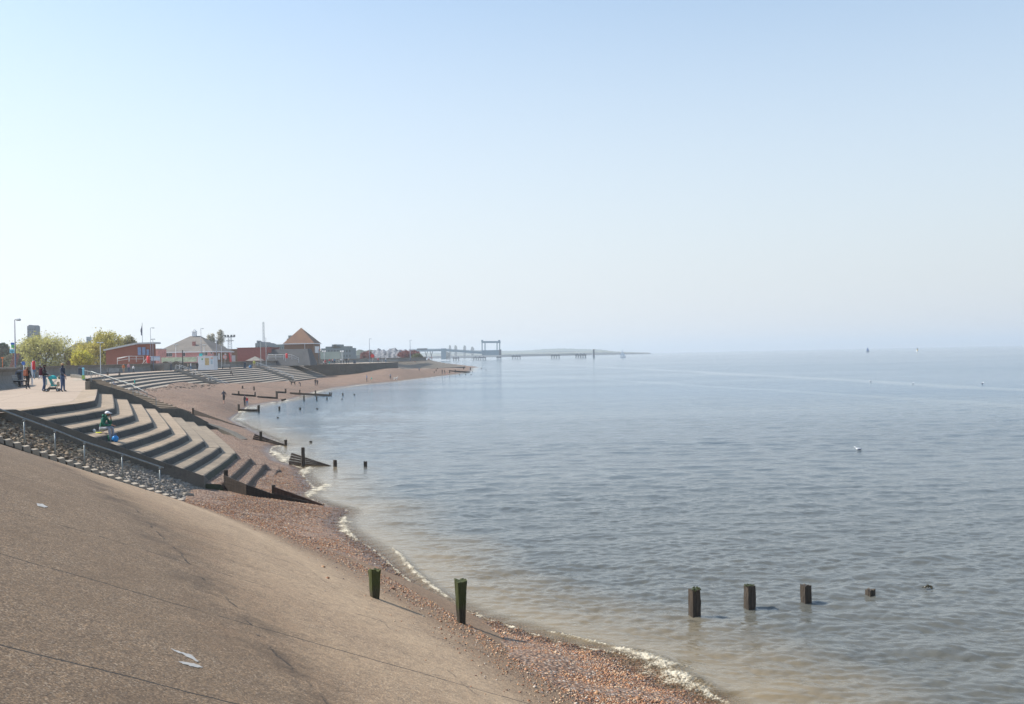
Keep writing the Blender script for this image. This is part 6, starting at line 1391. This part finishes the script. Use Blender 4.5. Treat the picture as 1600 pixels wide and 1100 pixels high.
bag(Vector((sp_.x + .33, sp_.y - .22, tz)), .24, M_blue if False else mat('bright blue plastic', (.02, .25, .62), .4), 'bright blue plastic bag at the feet of the seated man', 'carrier_bag')
mb = MB(); mb.tube([(0, 0, 0), (0, 0, .2), (0, 0, .26), (0, 0, .31)], [.04, .04, .016, .016], 10); o = mb.build('bottle', mat('green glass', (.03, .2, .1), .2), smooth=True); o.location = (sp_.x + .10, sp_.y - .35, tz); tag(o, 'green bottle standing beside the blue bag', 'bottle')
mb = MB(); mb.tube([(0, 0, 0), (0, 0, .15)], .035, 10); o = mb.build('drink_can', M_black); o.location = (sp_.x - .62, sp_.y - .25, sz0 + .09); tag(o, 'dark drink can standing behind the seated man', 'can')
bag(Vector((sp_.x - .50, sp_.y - .28, sz0 + .07)), .13, K_white, 'small white bag tucked behind the seated man'); mb = MB(); mb.ball((0, 0, .02), .14, 8, 5, jit=.15, sc=(1.3, .8, .2)); o = mb.build('wrapper', mat('yellow plastic', (.62, .6, .06))); o.location = (sp_.x - .32, sp_.y - .34, sz0 + .05); tag(o, 'yellow wrapper under the seated man', 'wrapper')
e5 = Ek(5)[-1]; bag(WD(219, 636.5, 70.8) - Vector((0, 0, .05)), .08, K_white, 'scrap of white litter near the top of the fourth step', 'litter', 'litter')
# people farther off: pixel of feet, pixel height
def far_person(px, fy, hpx, rz, pose, top, bot, hair, label, surf='prom', Y=None, **kw):
    if surf == 'prom': p = G(px, fy)
    elif surf == 'beach': p = on_beach(px, fy)
    else: p = Vector(((px - 800) / FPX * Y, Y, surf))
    if Y and surf == 'prom': p = Vector(((px - 800) / FPX * Y, Y, PZ))
    hh_ = hpx * p.y / FPX
    f_ = {'sit': 1.75 / .9, 'lie': 1.75 / .85, 'bend': 1.75 / 1.38}.get(pose, 1.0)
    h = min(max(hh_ * f_, 1.0), 1.9); return person(p, h, R(rz), pose, top, bot, hair, label, **kw)
GP = 'strollers on the far promenade'
far_person(192.7, 583.3, 14.5, -160, 'walk', K_or, K_tan, H_grey, 'stroller in an orange top, left of three by the wall', Y=165, grp=GP, shorts=True)
far_person(200.8, 583.6, 15.3, -150, 'stand', K_pink, K_jean, H_brown, 'middle of three strollers, pale top and jeans', Y=168, grp=GP)
far_person(208, 583.4, 12, 150, 'walk', K_white, K_black, H_dark, 'short stroller in a white top, right of three by the wall', Y=166, grp=GP)
far_person(293.5, 577.5, 12, 90, 'stand', K_tan, K_navy, H_brown, 'leftmost of the group beside the kiosk', Y=188, grp='group beside the kiosk')
far_person(297.8, 577.6, 12.3, -90, 'stand', K_white, K_blue, H_dark, 'person in white in the group beside the kiosk', Y=189, grp='group beside the kiosk')
far_person(308, 577.5, 13, 0, 'stand', K_black, K_black, H_dark, 'person in black standing against the kiosk side', Y=187, grp='group beside the kiosk')
far_person(337, 566.5, 9, 0, 'stand', K_navy, K_black, H_dark, 'dark figure behind the wall right of the kiosk', surf=PZ + .6, Y=215)
def on_step(px, k, off=.5):
    cur = Fk(k); i = min(range(len(cur)), key=lambda i: abs(800 + FPX * cur[i].x / cur[i].y - px) + (1000 if cur[i].y < 118 else 0)); p = cur[i] - F0n[i] * off; return Vector((p.x, p.y, PZ - RIS * k + .05))
def step_person(px, k, pose, top, bot, hair, label, h=1.7, rz=-80, grp=None):
    p = on_step(px, k, .36); person(p, h, R(rz), pose, top, bot, hair, label, grp=grp)
step_person(356.5, 3, 'sit', K_pink, K_grey, H_dark, 'person in pink sitting on the far steps right of the kiosk stair'); step_person(361, 3, 'sit', K_black, K_navy, H_dark, 'person in black sitting next to the one in pink on the far steps')
step_person(169, 3, 'sit', K_grey, K_navy, H_brown, 'person seated on the steps behind the stair railing posts'); 
far_person(191.5, 603.5, 6.5, -100, 'lie', K_white, K_navy, H_fair, 'person in pale top lying back at the foot of the far steps', 'beach'); far_person(197.5, 604.5, 5, -100, 'lie', K_tan, K_navy, H_dark, 'second reclining person at the foot of the far steps', 'beach')
far_person(210.6, 606.5, 14.5, -80, 'walk', K_teal, K_navy, H_dark, 'child in a teal top with an arm out below the far steps', 'beach')
far_person(350, 631, 22.5, 170, 'walk', K_navy, K_black, H_dark, 'man in a navy shirt and shorts walking barefoot on the shingle', 'beach', shorts=True, ss=True, shoes=M_skin)
far_person(382.5, 634.5, 17, 150, 'stand', K_black, K_black, col('purple hat', (.22, .12, .4)), 'child with a purple hat and black coat near the water', 'beach', grp='two children near the water')
far_person(386, 634.6, 15, -150, 'walk', K_red, K_blue, H_brown, 'child in red beside the one in a purple hat', 'beach', grp='two children near the water')
far_person(397, 578, 13.5, 0, 'stand', K_yel, K_tan, H_fair, 'fair woman in a yellow-green top at the head of a far stair', Y=206); bag(Vector(((391.5 - 800) / FPX * 206, 205.6, PZ)), .55, K_blue, 'blue bag on the promenade edge beside the woman in yellow-green')
far_person(469.5, 604, 7.5, 120, 'bend', K_navy, K_navy, H_dark, 'child in dark clothes bending over the shingle', 'beach')
far_person(493, 602.6, 11, 10, 'stand', K_black, K_navy, H_dark, 'left one of a dark-clothed couple on the beach', 'beach'); far_person(496, 602.4, 9.5, -10, 'walk', K_navy, K_black, H_dark, 'right one of a dark-clothed couple on the beach', 'beach')
far_person(573.3, 597, 12.5, 90, 'stand', K_blue, K_navy, H_dark, 'man in blue at the water edge with a small child', 'beach'); far_person(580.6, 597, 8, -60, 'walk', K_teal, K_tan, H_brown, 'small child in teal at the water edge', 'beach')
far_person(610, 592.5, 8.5, 0, 'stand', K_grey, K_navy, H_dark, 'lone person on the beach left of the white dog', 'beach'); far_person(655, 580, 5.3, 0, 'stand', K_blue, K_navy, H_dark, 'person in blue on the beach below the far steps', 'beach')
far_person(691, 584.8, 8, 60, 'stand', K_navy, K_navy, H_dark, 'left one of two dark figures by the far groyne', 'beach'); far_person(694.8, 584.2, 6.5, -60, 'walk', K_black, K_navy, H_dark, 'right one of two dark figures by the far groyne', 'beach')
far_person(698.3, 585.6, 3, 0, 'sit', K_pink, K_white, H_fair, 'small child in pink by the far groyne', 'beach')
far_person(632, 572.6, 4, 0, 'sit', K_navy, K_pink, H_dark, 'person sitting at the foot of the steps right of the platform', 'beach')
step_person(645.5, 2, 'sit', K_red, K_black, H_dark, 'person in red sitting high on the furthest steps', 2.0); step_person(652, 3, 'lie', K_navy, K_grey, H_dark, 'person in navy reclining on the furthest steps')
step_person(687, 0, 'sit', K_blue, K_navy, H_dark, 'person in blue sitting at the top end of the furthest steps', 2.0); step_person(694, 0, 'sit', K_red, K_navy, H_dark, 'person in red sitting at the top end of the furthest steps', 2.0)
for i, (px, top, bot, lab) in enumerate([(583, K_tan, K_navy, 'first figure from the left on the rounded platform'), (590.5, K_red, K_navy, 'figure in red on the rounded platform'), (594, K_black, K_grey, 'dark figure in the middle of the rounded platform'), (597, K_grey, K_white, 'pale figure on the rounded platform'), (602.5, K_white, K_blue, 'rightmost figure on the rounded platform')]):
    far_person(px, 567, 7.5, rnd.uniform(-180, 180), 'stand', top, bot, H_dark, lab, surf=PZ + .05, Y=322, grp='people on the rounded platform')
for i, (px, Y, top, bot, lab) in enumerate([(505.5, 300, K_navy, K_black, 'dark figure at the left of the far crowd'), (514.5, 296, K_red, K_teal, 'figure in red top and green trousers in the far crowd'), (519.5, 300, K_pink, K_navy, 'figure in pink in the far crowd'), (522.5, 302, K_blue, K_navy, 'figure in blue in the far crowd'), (532.5, 306, K_white, K_navy, 'figure in white right of the far stair'), (536, 308, K_grey, K_black, 'grey figure right of the far stair'), (541, 309, K_black, K_navy, 'black-clad figure before the rounded platform'), (544.5, 312, K_tan, K_navy, 'figure in tan before the rounded platform'), (671.5, 490, K_navy, K_navy, 'figure in navy at the end of the promenade wall'), (674.5, 492, K_pink, K_navy, 'figure in pink at the end of the promenade wall')]):
    far_person(px, 569, 9 if Y < 400 else 5.4, rnd.uniform(-180, 180), rnd.choice(['stand', 'walk']), top, bot, rnd.choice([H_dark, H_brown, H_fair]), lab, Y=Y, grp='people on the far promenade')
Yp = 296; pc2 = copy_tree(pc); pc2.location = ((508 - 800) / FPX * Yp, Yp, PZ); pc2.scale = (1.3, 1.3, 1.1); tag(pc2, 'red pushchair in the far crowd on the promenade edge', 'pushchair')
for ch in pc2.children:
    if ch.name.startswith(('seat', 'hood')): ch.data = ch.data.copy(); ch.data.materials[0] = M_red
# dogs
def dog(px, py, L, m, label, rz):
    p = on_beach(px, py); root = empty('dog', p, R(rz), label, 'dog'); vs = []; es = []; rad = []
    def a(v, r, par=None): vs.append(Vector(v) * L); rad.append((r * L, r * L)); (es.append((par, len(vs) - 1)) if par is not None else None); return len(vs) - 1
    pv = a((-.38, 0, .60), .12); mid = a((-.05, 0, .58), .115, pv); ch = a((.28, 0, .60), .15, mid); nk = a((.45, 0, .76), .09, ch); hd = a((.58, 0, .86), .085, nk); mz = a((.76, 0, .82), .045, hd)
    for s_ in (-1, 1):
        k = a((-.33, s_ * .1, .42), .075, pv); h_ = a((-.47, s_ * .1, .22), .035, k); a((-.42, s_ * .1, .03), .032, h_)
        k = a((.28, s_ * .1, .40), .055, ch); h_ = a((.27, s_ * .1, .2), .035, k); a((.3, s_ * .1, .03), .033, h_)
        a((.53, s_ * .07, .98), .025, hd)
    t1_ = a((-.58, 0, .66), .03, pv); a((-.74, 0, .80), .02, t1_)
    me = bpy.data.meshes.new('dg'); me.from_pydata([tuple(v) for v in vs], es, []); ob = bpy.data.objects.new('dg', me); C.objects.link(ob); md = ob.modifiers.new('s', 'SKIN')
    for i, r_s in enumerate(rad): me.skin_vertices[0].data[i].radius = r_s; me.skin_vertices[0].data[i].use_root = (i == 0)
    u_ = ob.modifiers.new('u', 'SUBSURF'); u_.levels = 1; dg = bpy.context.evaluated_depsgraph_get(); out = bpy.data.meshes.new_from_object(ob.evaluated_get(dg)); bpy.data.objects.remove(ob); out.materials.clear(); out.materials.append(m); out.polygons.foreach_set('use_smooth', [True] * len(out.polygons))
    link(bpy.data.objects.new('body', out), root)
dog(457.5, 602, 1.1, mat('dark fur', (.03, .025, .02)), 'dark dog sniffing on the shingle left of the bending child', 170); dog(618.3, 594.3, 1.0, mat('white fur', (.7, .68, .64)), 'small white dog at the water edge', 20)
mb = MB(); mb.box((0, 0, .5), (.8, .7, 1.0), taper=.9); o = mb.build('litter_bin', M_navy, bevel=.05); o.location = ((558.5 - 800) / FPX * 318, 312, PZ); tag(o, 'dark litter bin at the left end of the rounded platform', 'bin')
mb = MB(); mb.tube([(0, 0, 0), (0, 0, 2.6)], .06, 6); o = mb.build('lifebuoy_post', M_lightgrey); mb = MB(); mb.tube([(0, -.1, 2.3), (0, .1, 2.3)], .62, 12); mb.build('lifebuoy', M_red, o); o.location = ((582 - 800) / FPX * 330, 330, PZ); tag(o, 'lifebuoy post with a red ring behind the people on the rounded platform', 'lifebuoy')

# ------------------------------------------------------------------ haze
hz = MB(); hz.box((0, 5800, 38.5 - 1.9), (24000, 12200, 85)); 
t = NT('haze air'); pv = t.n('VolumePrincipled'); pv.inputs['Color'].default_value = (.95, .98, 1, 1); pv.inputs['Density'].default_value = HAZE; pv.inputs['Anisotropy'].default_value = .35
t.t.nodes.remove(t.b); t.t.links.new(pv.outputs[0], t.t.nodes['Material Output'].inputs['Volume'])
tag(hz.build('haze', t.m), kind='stuff', label='pale bluish haze over the whole bay')
